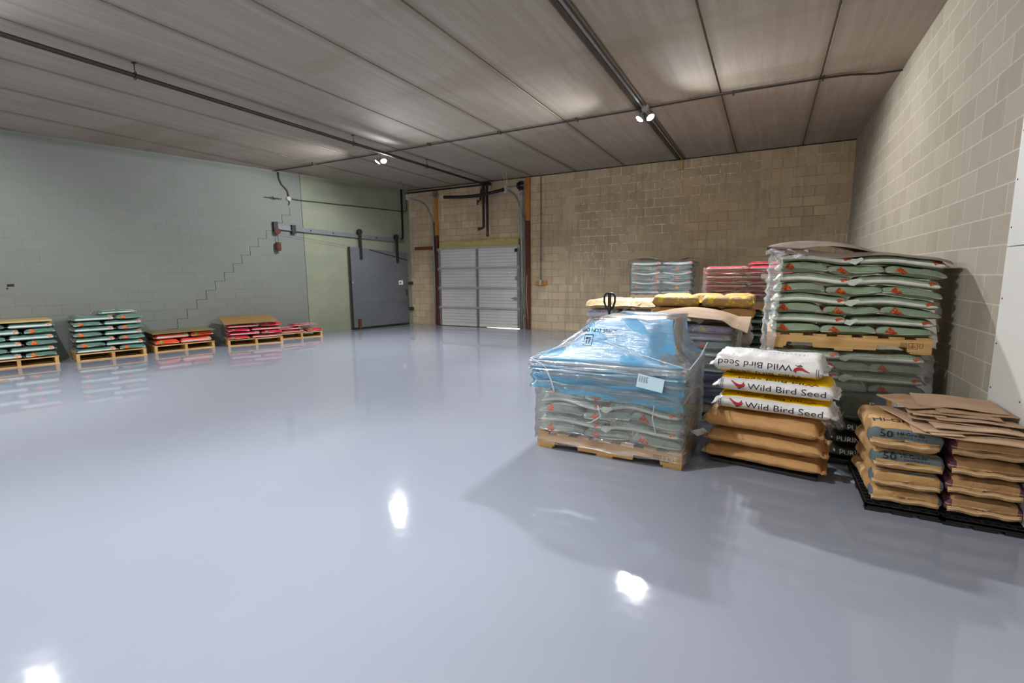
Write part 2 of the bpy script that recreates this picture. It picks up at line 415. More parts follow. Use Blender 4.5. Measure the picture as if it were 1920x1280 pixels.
# pipe along the back wall under the ceiling and the three black drops
tag(MB().tube([(-9.955, 11.9, HC - .10), (-6.93, 11.9, HC - .10)], .024, 10).obj('branch_pipe', M['blackpipe'], None, 'auto'), 'black pipe running along the top of the back wall', 'pipe')
root = empty('drop_pipe', (-7.0, 11.7, 0), 0, 'pair of black drop pipes hanging beside the roll-up door top', 'pipe')
for k, (dx, zb, ex) in enumerate(((-.07, 2.78, -.11), (.05, 2.60, .03))):
    path = [(dx, 0, HC - .12), (dx, 0, zb + .05)] + [(dx + (ex) * t, -.05 * t, zb + .05 - .05 * math.sin(t * PI / 2)) for t in (.3, .6, 1)]
    MB().tube(path, .035, 12).obj('pipe', M['blackpipe'], root, 'auto')
    MB().tube([(dx + ex * .9, -.045, zb), (dx + ex * 1.4, -.075, zb - .005)], .045, 12).obj('end_cap', M['rust'], root, 'auto')
MB().tube([(-.14, .02, HC - .13), (.14, .02, HC - .13)], .045, 12).obj('tee_fitting', M['blackpipe'], root, 'auto')
root = empty('valve_station', (-7.24, 11.85, 3.55), 0, 'small red handled valve on an orange block by drop pipes', 'valve')
MB().box(-.06, .06, -.05, .06, .14, .5, bev=.005).obj('backing_block', M['woodz'], root)
MB().tube([(0, .05, .35), (0, .0, .3), (-.02, -.01, .05), (-.08, -.02, -.02)], .018, 8).obj('stem', M['blackpipe'], root, True)
MB().box(-.12, -.04, -.09, -.085, .0, .05, bev=.006).obj('handle', M['redvalve'], root)
hp = [(-8.32 + 1.95 * t, 11.6, 3.72 - .05 * math.sin(PI * t) + .10 * max(0, t - .6)) for t in [i / 16 for i in range(17)]]
tag(MB().tube(hp, .045, 12).obj('black_duct_hose', M['blackpipe'], None, True), 'thick black hose slung across above the roll-up door', 'hose')
# vertical conduit with outlet on the back wall
root = empty('outlet_conduit', (-5.45, D, 0), 0, 'thin vertical conduit ending at an outlet on a wood block', 'conduit')
MB().tube([(0, -.035, HC - .01), (0, -.035, 1.34)], .013, 8).obj('conduit_run', M['conduit'], root, 'auto')
MB().box(-.17, -.045, 1.22, .17, -.001, 1.34, bev=.004).obj('wood_block', M['woodz'], root)
MB().box(-.035, -.085, 1.22, .035, -.045, 1.36, bev=.004).obj('outlet_box', M['whitemetal'], root)
for zc in (3.1, 2.45, 1.9): MB().box(-.03, -.05, zc, .03, -.001, zc + .02).obj('clamp', M['conduit'], root)
# small stained bracket under the channel on the back wall
tag(MB().box(-1.99, D - .05, 3.86, -1.87, D - .001, HC - .03, bev=.004).obj('pipe_bracket', M['woodyellow']), 'small rust stained bracket where the channel meets the back wall', 'bracket')

# left wall conduit with round box
root = empty('wall_conduit', lwp(8.41, 3.46), 0, 'bent conduit with round box above the sliding door rail', 'conduit')
def rl(y, z, off): return lwp(y, z, off) - lwp(8.41, 3.46)
pts = [rl(8.2, HC - .03, .03), rl(8.2, 3.95, .03), rl(8.25, 3.8, .03), rl(8.38, 3.66, .03), rl(8.41, 3.52, .03)]
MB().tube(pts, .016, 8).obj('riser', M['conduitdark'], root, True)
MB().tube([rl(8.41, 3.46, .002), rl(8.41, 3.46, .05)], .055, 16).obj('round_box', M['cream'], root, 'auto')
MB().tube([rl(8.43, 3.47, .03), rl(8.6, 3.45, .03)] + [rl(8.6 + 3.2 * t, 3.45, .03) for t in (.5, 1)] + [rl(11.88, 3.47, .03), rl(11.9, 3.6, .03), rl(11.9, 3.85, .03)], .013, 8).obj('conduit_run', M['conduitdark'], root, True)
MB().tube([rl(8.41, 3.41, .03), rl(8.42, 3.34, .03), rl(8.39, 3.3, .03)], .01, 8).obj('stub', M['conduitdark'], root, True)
tag(MB().tube([lwp(11.72, HC - .02, .05), lwp(11.72, 2.68, .05), lwp(11.69, 2.62, .06), lwp(11.64, 2.62, .06)], .028, 10).obj('wall_drain_pipe', M['blackpipe'], None, True), 'black vertical pipe on the painted wall near the corner', 'pipe')

# ------------------------------------------------------------------ sliding fire door on the left wall
def lmat(y, z, off):
    """local x along the wall (away from camera), y out of the wall ... right handed: x=LT, y=-LN(up x?)"""
    return Matrix.Translation(lwp(y, z, off)) @ Matrix(((LT.x, -LN.x, 0, 0), (LT.y, -LN.y, 0, 0), (0, 0, 1, 0), (0, 0, 0, 1)))
# in this frame the room side is -y
y0, y1 = 9.88, 11.755; WD = (y1 - y0) / LT.y
root = bpy.data.objects.new('sliding_door', None); COL.objects.link(root); root.matrix_world = lmat(y0, 0.0, .0)
tag(root, 'grey metal clad sliding fire door hung on a sloping rail', 'door')
dm = Mat('grey painted sheet metal', .45, .5); v = dm.coord(); x, y, z = dm.xyz(v)
c = dm.mix(dm.noise(v, 1.3, 4).ramp(.35, .7), (0.085, 0.09, 0.097), (0.105, 0.11, 0.118))
dark_blotch = dm.noise(v, 3, 4).ramp(.3, .6) * x.ramp(1.55, 1.9) * (z - .72).abs().ramp(.0, .35, 1, 0)  # darker blotches near the far edge, below mid height
c = dm.mix(dark_blotch * .85, c, (0.02, 0.02, 0.02)); dm.color(c); dm.bump(dm.noise(v, 4, 3), .1, .01)
M['doorgrey'] = dm.m
zl, zr = 2.32, 2.19
MB().prism([(0, .03), (WD, .02), (WD, zr), (0, zl)], 1, -.15, -.08).obj('door_leaf', dm.m, root)
for zz in (.74, 1.48): MB().box(.02, -.157, zz, WD - .02, -.149, zz + .02).obj('sheet_seam', dm.m, root)
MB().box(0, -.157, .02, .03, -.075, zl).obj('edge_strip', M['darkiron'], root)
MB().box(0, -.155, .02, WD, -.149, .06).obj('bottom_rail', M['darkiron'], root)
for yy, tz in ((10.23, 2.82), (11.42, 2.74)):
    xx = (yy - y0) / LT.y
    h = MB().box(xx - .045, -.166, tz - .85, xx + .045, -.15, tz, bev=.003).obj('hanger_strap', M['darkiron'], root)
    MB().tube([(xx, -.17, tz - .08), (xx, -.10, tz - .08)], .075, 18).obj('roller', M['darkiron'], h, 'auto')
MB().box(WD - .33, -.156, 1.24, WD - .18, -.149, 1.37).obj('warning_plate', M['whitepaper'], root)
MB().box(WD - .30, -.158, 1.28, WD - .25, -.1555, 1.33).obj('plate_mark', M['inkred'], root)
MB().tube([(WD - .08, -.15, 1.1), (WD - .08, -.19, 1.07), (WD - .07, -.19, .95), (WD - .06, -.15, .92)], .012, 8).obj('pull_handle', M['darkiron'], root, True)
MB().tube([(.2, -.185, .30), (.2, -.185, .02)], .045, 12).obj('floor_guide', M['rust'], root, 'auto')
MB().tube([(.06, -.152, 1.33), (.06, -.158, 1.33)], .02, 10).obj('bolt_head', M['whitemetal'], root)
# rail
root = empty('door_rail', lwp(8.01, 2.76, 0), 0, 'grey sloping steel rail carrying the sliding door', 'rail')
rp = lambda y, z, o: lwp(y, z, o) - lwp(8.01, 2.76, 0)
def railbar(mb, ya, za, yb, zb, h, o0, o1):
    q = [rp(ya, za - h / 2, o0), rp(yb, zb - h / 2, o0), rp(yb, zb + h / 2, o0), rp(ya, za + h / 2, o0)]
    mb.add(q + [p + LN * (o1 - o0) for p in q], [(0, 1, 2, 3), (7, 6, 5, 4), (0, 4, 5, 1), (1, 5, 6, 2), (2, 6, 7, 3), (3, 7, 4, 0)])
mb = MB(); railbar(mb, 8.01, 2.74, 11.77, 2.56, .11, .04, .055); railbar(mb, 8.01, 2.69, 11.77, 2.51, .015, .04, .085)
mb.obj('track', M['paintedrail'], root)
for yy in (8.9, 9.5, 10.8, 11.5):
    t = (yy - 8.01) / 3.76; MB().tube([rp(yy, 2.74 - .18 * t, .0), rp(yy, 2.74 - .18 * t, .07)], .018, 8).obj('bolt', M['darkiron'], root)
br = MB(); railbar(br, 8.40, 2.70, 8.50, 2.70, .22, .03, .11); br.obj('stop_bracket', M['darkiron'], root)
# counterweight and pulley
root = empty('counterweight', lwp(8.03, 2.7, 0), 0, 'rusty counterweight hanging from a pulley at rail end', 'weight')
rp = lambda y, z, o: lwp(y, z, o) - lwp(8.03, 2.7, 0)
br = MB(); railbar(br, 7.98, 2.74, 8.08, 2.74, .24, .01, .09); br.obj('pulley_bracket', M['darkiron'], root)
MB().tube([rp(8.05, 2.63, .07), rp(8.05, 2.63, .12)], .075, 16).obj('pulley', M['rust'], root, 'auto')
MB().tube([rp(8.05, 2.6, .1), rp(8.05, 2.35, .1)], .006, 6).obj('chain', M['darkiron'], root)
MB().tube([rp(8.05, 2.36, .1), rp(8.05, 2.16, .1)], .06, 16).obj('weight', M['rust'], root, 'auto')
tag(MB().tube([lwp(8.1, 2.58, .10), lwp(9.88, 2.34, .12)], .0035, 6).obj('door_cable', M['conduitdark']), 'thin cable from the pulley to the sliding door top', 'cable')
tag(MB().tube([lwp(10.5, 2.26, .165), lwp(11.76, 1.98, .165)], .009, 6).obj('slanted_rod', M['darkiron']), 'thin dark rod slanting across the top of the sliding door', 'rod')
for k, zz in enumerate((1.29, .49)):
    mb = MB(); q0 = lwp(11.76, zz, 0)
    T = lmat(11.76, zz, 0)
    root = bpy.data.objects.new('door_latch', None); COL.objects.link(root); root.matrix_world = T
    tag(root, 'black bolted strap catch, ' + ('upper one, level with the warning plate' if k == 0 else 'lower one, near the floor'), 'catch', 'catches beside the sliding door')
    MB().box(.0, -.10, -.035, .235, -.001, .035, bev=.004).obj('strap', M['darkiron'], root)
    for xx in (.06, .12, .18): MB().tube([(xx, -.10, 0), (xx, -.108, 0)], .012, 8).obj('bolt', M['galv'], root)
T = lmat(11.80, 1.65, 0)
o = MB().tube([(.03, -.02, .12), (.04, -.02, .0), (.03, -.02, -.06)], .010, 6).tube([(.05, -.001, -.15), (.05, -.03, -.15)], .02, 8).obj('door_hook', M['darkiron'], None, 'auto'); o.matrix_world = T
tag(o, 'small dark hook above the catches near the corner', 'hook')

# ------------------------------------------------------------------ roll-up door and its tracks
DX0, DX1, DZ = -8.79, -6.06, 2.30
root = empty('roll_up_door', ((DX0 + DX1) / 2, D, 0), 0, 'closed ribbed sectional door, white grey, in the back wall', 'door')
hw = (DX1 - DX0) / 2
pm = Mat('ribbed door steel', .5, .4); v = pm.coord()
pm.color(pm.mix(pm.noise(v, 2, 3).ramp(.3, .7), (0.50, 0.49, 0.485), (0.56, 0.55, 0.545)))
sh = DZ / 4
for k in range(4):
    z0 = .015 + k * sh
    pan = [(-.06, z0), (-.11, z0)]
    n = 6
    for i in range(n):
        a = z0 + .03 + (sh - .06) * i / n; b = a + (sh - .06) / n
        pan += [(-.11, a), (-.096, a + .012), (-.096, b - .012), (-.11, b)]
    pan += [(-.11, z0 + sh - .004), (-.06, z0 + sh - .004)]
    pobj = MB().prism([(a, b) for a, b in pan], 0, -hw, hw).obj('door_section', pm.m, root)
    MB().box(-hw + .02, -.135, z0 + sh - .055, hw - .02, -.108, z0 + sh - .01, bev=.003).obj('strut', M['whitemetal'], pobj)
    for xx in (-hw, -.035, hw - .07): MB().box(xx, -.125, z0 + .005, xx + .07, -.1085, z0 + sh - .06, bev=.002).obj('stile', M['steel'], pobj)
    for xx in (-hw - .03, hw - .02): MB().box(xx, -.14, z0 + sh - .09, xx + .05, -.10, z0 + sh + .0, bev=.003).obj('hinge', M['galv'], pobj)
MB().box(hw - .13, -.15, 1.36, hw - .07, -.125, 1.47, bev=.004).obj('lock_body', M['galv'], root)
MB().box(hw - .16, -.15, .80, hw - .10, -.125, .90, bev=.004).obj('latch_plate', M['galv'], root)
MB().tube([(hw - .25, -.135, .85), (hw - .15, -.145, .85)], .008, 6).obj('latch_bar', M['darkiron'], root)
MB().box(hw - .36, -.1265, 1.56, hw - .25, -.113, 1.585).obj('sticker', M['whitepaper'], root)
MB().box(hw - .13, -.16, 2.13, hw - .05, -.12, 2.22, bev=.006).obj('top_roller_bracket', M['darkiron'], root)
# glowing strip stands in for daylight leaking under the door
dl = Mat('daylight glow'); dl.b.inputs['Emission Color'].default_value = (1, .97, .9, 1); dl.b.inputs['Emission Strength'].default_value = 2.2
struct(MB().prism([(-7.15, 0.001), (DX1 - .02, .001), (DX1 - .02, .019), (-7.15, .004)], 1, D - .09, D - .085).obj('daylight_strip', dl.m))
tag(MB().box(-8.77, D - .09, 2.305, -6.1, D - .002, 2.50, bev=.004).obj('header_board', M['woodyellow']), 'yellow pine header board over the roll-up door', 'board')
tag(MB().box(-9.73, D - .05, 2.29, -8.89, D - .002, 2.38, bev=.003).obj('side_rail', M['woodredx']), 'red brown rail between corner and roll-up door', 'board')
def track(xt, mat, side, yend, lab):
    root = empty('door_track', (xt, D, 0), 0, lab, 'track', 'roll-up door tracks')
    zt = 3.0; r = .62
    path = [(0, -.16, .02), (0, -.16, 1.2), (0, -.17, 2.3), (0, -.19, zt)] + [(0, -.19 - r + r * math.cos(a), zt + r * math.sin(a)) for a in [PI / 2 * i / 9 for i in range(1, 10)]] + [(0, yend - D, zt + r + .02)]
    mb = MB()
    mb.tube(path, .024, 8); mb.obj('rail', mat, root, True)
    ang = MB().box(side * .05 - .02, -.10, 0, side * .05 + .02, -.002, 3.1); ang.obj('wall_angle', M['steel'], root)
    for zz in (.3, 1.0, 1.7, 2.4, 2.95): MB().box(min(0, side * .05) - .012, -.17, zz, max(0, side * .05) + .012, -.09, zz + .03).obj('bracket', M['galv'], root)
    return root
t = track(-8.92, M['steel'], -1, 10.75, 'curved steel track left of the roll-up door, nearer the corner')
MB().box(-.03, 10.75 - D - .06, 3.58, .03, 10.75 - D, 3.72, bev=.004).obj('end_stop', M['whitemetal'], t)
MB().tube([(0, 10.75 - D, 3.66), (-.25, 10.80 - D, HC - .005)], .012, 6).tube([(-.25, 10.8 - D, HC - .005), (-.35, 10.8 - D, HC - .005)], .012, 6).obj('hanger_rod', M['galv'], t)
t = track(-5.96, M['galv'], 1, 11.0, 'curved steel track beside the tall wood post')
MB().box(-.03, 11.0 - D - .06, 3.55, .03, 11.0 - D, 3.72, bev=.004).obj('end_stop', M['whitemetal'], t)
for dx in (-.02, .14): MB().tube([(0, 11.03 - D, 3.66), (dx, 11.0 - D - .25, HC - .005)], .010, 6).obj('hanger_rod', M['cream'], t)
# torsion drum, shaft
root = empty('torsion_shaft', (-7.4, 11.82, 3.86), 0, 'steel shaft and drums above the roll-up door tracks', 'shaft')
MB().tube([(-1.6, 0, 0), (-1.25, 0, 0)], .013, 8).tube([(1.0, 0, 0), (1.6, 0, 0)], .013, 8).obj('shaft', M['steel'], root)
MB().tube([(-1.45, 0, 0), (-1.38, 0, 0)], .075, 16).obj('drum', M['steel'], root, 'auto')
MB().tube([(1.34, 0, 0), (1.40, 0, 0)], .085, 16).obj('drum', M['blackpipe'], root, 'auto')
MB().box(1.36, .0, -.12, 1.46, .1, .12, bev=.004).obj('bearing_plate', M['darkiron'], root)
# posts
def post(name, x, wd, split, zt, lab):
    root = empty(name, (x, D, 0), 0, lab, 'post')
    MB().box(-wd / 2, -.075, split, wd / 2, -.002, zt, bev=.004).obj('upper_length', M['woodz'], root)['label'] = 'orange upper length'
    MB().box(-wd / 2, -.078, .002, wd / 2, -.002, split - .002, bev=.004).obj('lower_length', M['woodred'], root)['label'] = 'red brown lower length'
post('wood_post', -5.83, .115, 2.95, HC - .03, 'tall two-tone wood post beside the roll-up door, outlet conduit side')
post('wood_post', -8.88, .10, 2.7, HC - .06, 'two-tone wood post behind the door track nearer the corner')
root = empty('downpipe', (-5.97, D - .13, 0), 0, 'pale grey vertical pipe in front of the wood post', 'pipe')
MB().tube([(0, 0, 2.45), (0, 0, 3.72), (-.02, 0, 3.8)], .042, 14).obj('pipe', M['whitemetal'], root, 'auto')
for zz in (3.05, 3.62): MB().tube([(0, 0, zz), (0, 0, zz + .05)], .05, 14).obj('collar', M['galv'], root, 'auto')
tag(MB().tube([(-5.80, D - .1, .02), (-5.86, D - .1, .9), (-5.84, D - .1, 1.5)], .012, 8).obj('broom_handle', M['cream'], None, True), 'thin pale stick leaning by the foot of the wood post', 'stick')

# ------------------------------------------------------------------ pallets
def stringer_poly(L, H, z0, notch=True):
    if not notch: return [(0, z0), (L, z0), (L, z0 + H), (0, z0 + H)]
    a0, a1 = .13 * L, .31 * L; d = .042
    p = [(0, z0)]
    for q0, q1 in ((a0, a1), (L - a1, L - a0)): p += [(q0, z0), (q0 + .008, z0 + d), (q1 - .008, z0 + d), (q1, z0)]
    return p + [(L, z0), (L, z0 + H), (0, z0 + H)]
PZ = .14
def pallet(loc, yaw, L, W, label, group='wooden pallets', notch=True, stamp=False, name='wooden_pallet'):
    """stringers along local x (length L), local y depth W; origin at the front left bottom corner"""
    root = empty(name, loc, yaw, label, 'pallet', group)
    t = .018; H = PZ - 2 * t
    for y in (0.0, W / 2 - .019, W - .038):
        MB().prism(stringer_poly(L, H, t, notch), 1, y, y + .038).obj('stringer', M['woodx'], root)
    nb = 7; bw = .105
    for i in range(nb):
        x = (L - bw) * i / (nb - 1); MB().box(x, 0.0, PZ - t + .0003, x + bw, W, PZ, bev=.0015).obj('deck_board', M['woody'], root)
    for x, b in ((0, .14), (L / 2 - .07, .14), (L - .14, .14)) if notch else ((0, .1), (L / 2 - .05, .1), (L - .1, .1)):
        MB().box(x, 0, 0.0, x + b, W, t - .0003, bev=.0015).obj('bottom_board', M['woody'], root)
    if stamp:
        sm = MB(); sx = L - .21
        for bx0, bz0, bx1, bz1 in ((0, 0, .04, .05), (.05, 0, .115, .05), (.125, .01, .15, .045)):
            for a in ((bx0, bz0, bx1, bz0 + .003), (bx0, bz1 - .003, bx1, bz1), (bx0, bz0, bx0 + .003, bz1), (bx1 - .003, bz0, bx1, bz1)):
                sm.box(sx + a[0], -.0012, .045 + a[1], sx + a[2], .0003, .045 + a[3])
        for i in range(3): sm.box(sx + .006, -.0012, .055 + i * .012, sx + .034, .0003, .059 + i * .012)
        sm.box(sx + .06, -.0012, .06, sx + .10, .0003, .064).box(sx + .078, -.0012, .05, sx + .082, .0003, .09)
        sm.obj('heat_stamp', M['inkbrown'], root)
    return root
def pallet_front_ends(origin, yaw, Wf, depth, label, group):
    """front shows stringer ends and a long deck board; local x along the front, y depth"""
    root = empty('wooden_pallet', origin, yaw, label, 'pallet', group)
    t = .018
    for x in (0, Wf / 2 - .019, Wf - .038 - .02):
        MB().box(x, .004, t, x + .05, depth - .004, PZ - t, bev=.002).obj('stringer', M['woody'], root)
    n = 6
    for i in range(n):
        y = (depth - .1) * i / (n - 1); MB().box(0, y, PZ - t + .0003, Wf, y + .1, PZ, bev=.0015).obj('deck_board', M['woodx'], root)
    for y in (0, depth / 2 - .05, depth - .1): MB().box(0, y, 0, Wf, y + .1, t - .0003, bev=.0015).obj('bottom_board', M['woodx'], root)
    return root

# ------------------------------------------------------------------ bags
def bagmat(name, base, stripe=None, mark=None, mark2=None, gloss=.35, var=.12, panel=None, top=None, ends=None, side2=None, paper=False, patch=None):
    m = Mat(name, gloss, .5 if not paper else .25); v = m.coord(attr='rest'); x, y, z = m.xyz(v); ov = m.coord()
    n = m.noise(ov, 6, 4)
    base = hexc(base)
    c = m.mix(n.ramp(.3, .7), tuple(q * (1 - var) for q in base), tuple(q * (1 + var) for q in base))
    if side2: c = m.mix(y.abs().gt(.80) * z.gt(.50), c, hexc(side2))
    if top: c = m.mix(z.gt(.80) * m.noise(ov, 7, 3).gt(.42), c, hexc(top))
    if panel:
        pm_ = z.gt(.78) * x.abs().lt(.62) * y.abs().lt(.60)
        pc = m.mix(m.noise(ov, 18, 3).gt(.55), hexc(panel[0]), hexc(panel[1])); c = m.mix(pm_, c, pc)
        rows = ((y * 9).fract().lt(.45)) * z.gt(.78) * x.gt(.62) * x.lt(.9) * m.noise(m.scale(ov, (90, 6, 6)), 1, 1).gt(.5)
        c = m.mix(rows * .8, c, hexc('#cfd2ca'))
    if stripe:
        sm = y.abs().gt(.84) * z.gt(.22) * z.lt(.54) * x.abs().lt(.95)
        c = m.mix(sm, c, hexc(stripe))
        tx = y.abs().gt(.7) * (z - .80).abs().lt(.045) * m.noise(m.scale(ov, (160, 10, 10)), 1, 1).gt(.5) * x.abs().lt(.7)
        c = m.mix(tx * .5, c, hexc('#37493a'))
    if ends: c = m.mix(x.abs().gt(.975), c, hexc(ends))
    if mark:
        # slanted diamond on the end faces and by one end of the long faces
        def dia(a, b, a0, b0, wa, wb):
            p = (a - a0) + (b - b0) * -0.15
            return ((p.abs() / wa) + ((b - b0).abs() / wb)).lt(1.0)
        e1 = dia(y, z, .46, .56, .30, .40) * x.lt(-.80); e2 = dia(y, z, -.46, .56, .30, .40) * x.gt(.80)
        e3 = dia(x, z, .74, .66, .11, .30) * y.lt(-.90); e4 = dia(x, z, -.74, .66, .11, .30) * y.gt(.90)
        mm = (e1 + e2 + e3 + e4).mn(1.0)
        mc = m.mix(m.noise(ov, 70, 2).gt(.57), hexc(mark), hexc(mark2 or mark)); c = m.mix(mm, c, mc)
    if patch: c = m.mix(m.noise(ov, 9, 4, .5, .5).gt(patch[1]), c, hexc(patch[0]))
    cre = m.noise(m.scale(ov, (7, 13, 13)), 1.6, 5, .6, 1.4) + (m.noise(ov, 9, 2, .5, 2.0) - .5).abs() * (-1.2 if paper else -.5)
    m.color(c); m.bump(cre, .5 if not paper else .6, .012 if not paper else .014)
    return m.m
B = {}
B['sage'] = bagmat('sage green woven feed bag', '#8c9c82', '#d6d7d0', '#a5361f', '#c9803a', .42, .12, ('#8f9a7e', '#6d3a30'), None, '#aeb3a8')
B['aqua'] = bagmat('grey green feed bag', '#94a599', '#d4d6d0', '#c4452c', '#d98a5a', .35, .12, None, None, '#aeb3a8')
B['forest'] = bagmat('forest green feed bag', '#547567', '#d3dad8', '#cc4420', '#e0952e', .3, .14, ('#9fa9a0', '#4e5f58'), None, '#b9c2bf')
B['slate'] = bagmat('slate green feed bag', '#5f7872', '#c4ccc8', '#c8502f', '#d98a5a', .3, .12, None, None, '#a0a8a6')
B['red'] = bagmat('red feed bag', '#c03048', '#ecdcda', '#6a7a50', '#8f4a40', .3, .2, ('#b06a60', '#8a2030'), None, '#c2a6a4', patch=('#6f6a4e', .66))
B['redbright'] = bagmat('bright red seed bag', '#b01f30', '#d6cac6', '#4f7040', '#c7a070', .3, .15, ('#c59a90', '#9a2232'), None, '#c9b6b2')
B['orange'] = bagmat('orange red seed bag', '#cc4526', '#cdbfb8', '#3f8a48', '#e0c040', .3, .15, ('#c9763a', '#a83222'), None, '#c9b6b2')
B['kraft'] = bagmat('kraft paper sack', '#b98d5c', gloss=.75, var=.07, paper=True)
B['kraftlight'] = bagmat('pale kraft sack', '#b59162', gloss=.7, var=.08, paper=True)
B['hig'] = bagmat('kraft sack with slate band', '#b28a5a', gloss=.72, var=.08, paper=True)
B['purple'] = bagmat('kraft sack with plum sides', '#a27b50', gloss=.75, var=.08, paper=True, side2=None)
B['yellowkraft'] = bagmat('kraft sack with yellow print', '#ab8758', gloss=.6, var=.08, paper=True, patch=('#c9b33a', .56))
B['tan'] = bagmat('cream topped seed sack', '#b9a079', gloss=.5, var=.1, paper=True)
B['whitesack'] = bagmat('white printed seed sack', '#cccad0', gloss=.4, var=.06, paper=True)
B['dark'] = bagmat('dark green feed bag', '#39433c', gloss=.3, var=.2)
B['bluebag'] = bagmat('blue feed bag', '#2f4c80', '#8090a8', '#a33a28', '#c06a30', .3, .2)
B['multi'] = bagmat('mauve and yellow feed bag', '#77647a', '#a9a3ae', '#9a9a3a', '#9a3a60', .3, .2)
B['greenback'] = bagmat('dull green feed bag', '#3c5044', '#7f8f80', None, None, .35, .15)
def bird_bag():
    m = Mat('white bird seed sack with yellow faces', .45, .35); v = m.coord(attr='rest'); x, y, z = m.xyz(v); ov = m.coord()
    c = m.mix(m.noise(ov, 5, 3).ramp(.3, .7), hexc('#c9c5c2'), hexc('#d6d3d0'))
    yel = (z.gt(.87)).mx(z.lt(.16) * y.lt(.2)); yel = yel * x.abs().lt(.985)
    c = m.mix(yel, c, hexc('#e2b400'))
    bars = ((x.abs() - .83).abs().lt(.006)).mx((x.abs() - .86).abs().lt(.006)) * z.gt(.05) * z.lt(.80) * x.lt(0)
    c = m.mix(bars, c, hexc('#222222'))
    m.color(c); m.bump(m.noise(m.scale(ov, (7, 13, 13)), 1.5, 5, .6, 1.4), .5, .012); return m.m
B['bird'] = bird_bag()
def hig_bag(full=True):
    m = Mat('kraft sack with slate end band', .72, .25); v = m.coord(attr='rest'); x, y, z = m.xyz(v); ov = m.coord()
    c = m.mix(m.noise(ov, 5, 3).ramp(.3, .7), hexc('#a98353'), hexc('#bb9463'))
    band = (x.lt(-.90) * z.gt(.50 if full else .86) * z.lt(.93 if full else 1.1)).mx(y.abs().gt(.93) * x.lt(-.7) * z.gt(.2))
    c = m.mix(band, c, hexc('#5a6566'))
    line = (x.lt(-.9) * (z - .30).abs().lt(.015)); c = m.mix(line * .7, c, hexc('#d9c3a0'))
    m.color(c); m.bump(m.noise(m.scale(ov, (6, 11, 11)), 1.6, 5, .6, 1.6), .65, .014); return m.m
B['hig'] = hig_bag(); B['higlow'] = hig_bag(False)
def plum_bag():
    m = Mat('kraft sack with plum sides', .75, .25); v = m.coord(attr='rest'); x, y, z = m.xyz(v); ov = m.coord()
    c = m.mix(m.noise(ov, 5, 3).ramp(.3, .7), hexc('#94704a'), hexc('#a88057'))
    c = m.mix(y.abs().gt(.86), c, hexc('#573340')); c = m.mix(z.lt(.10), c, hexc('#4a2a3a'))
    line = (x.lt(-.9) * (z - .50).abs().lt(.02)); c = m.mix(line * .6, c, hexc('#c9ab80'))
    m.color(c); m.bump(m.noise(m.scale(ov, (6, 11, 11)), 1.6, 5, .6, 1.6), .65, .014); return m.m
B['plum'] = plum_bag()

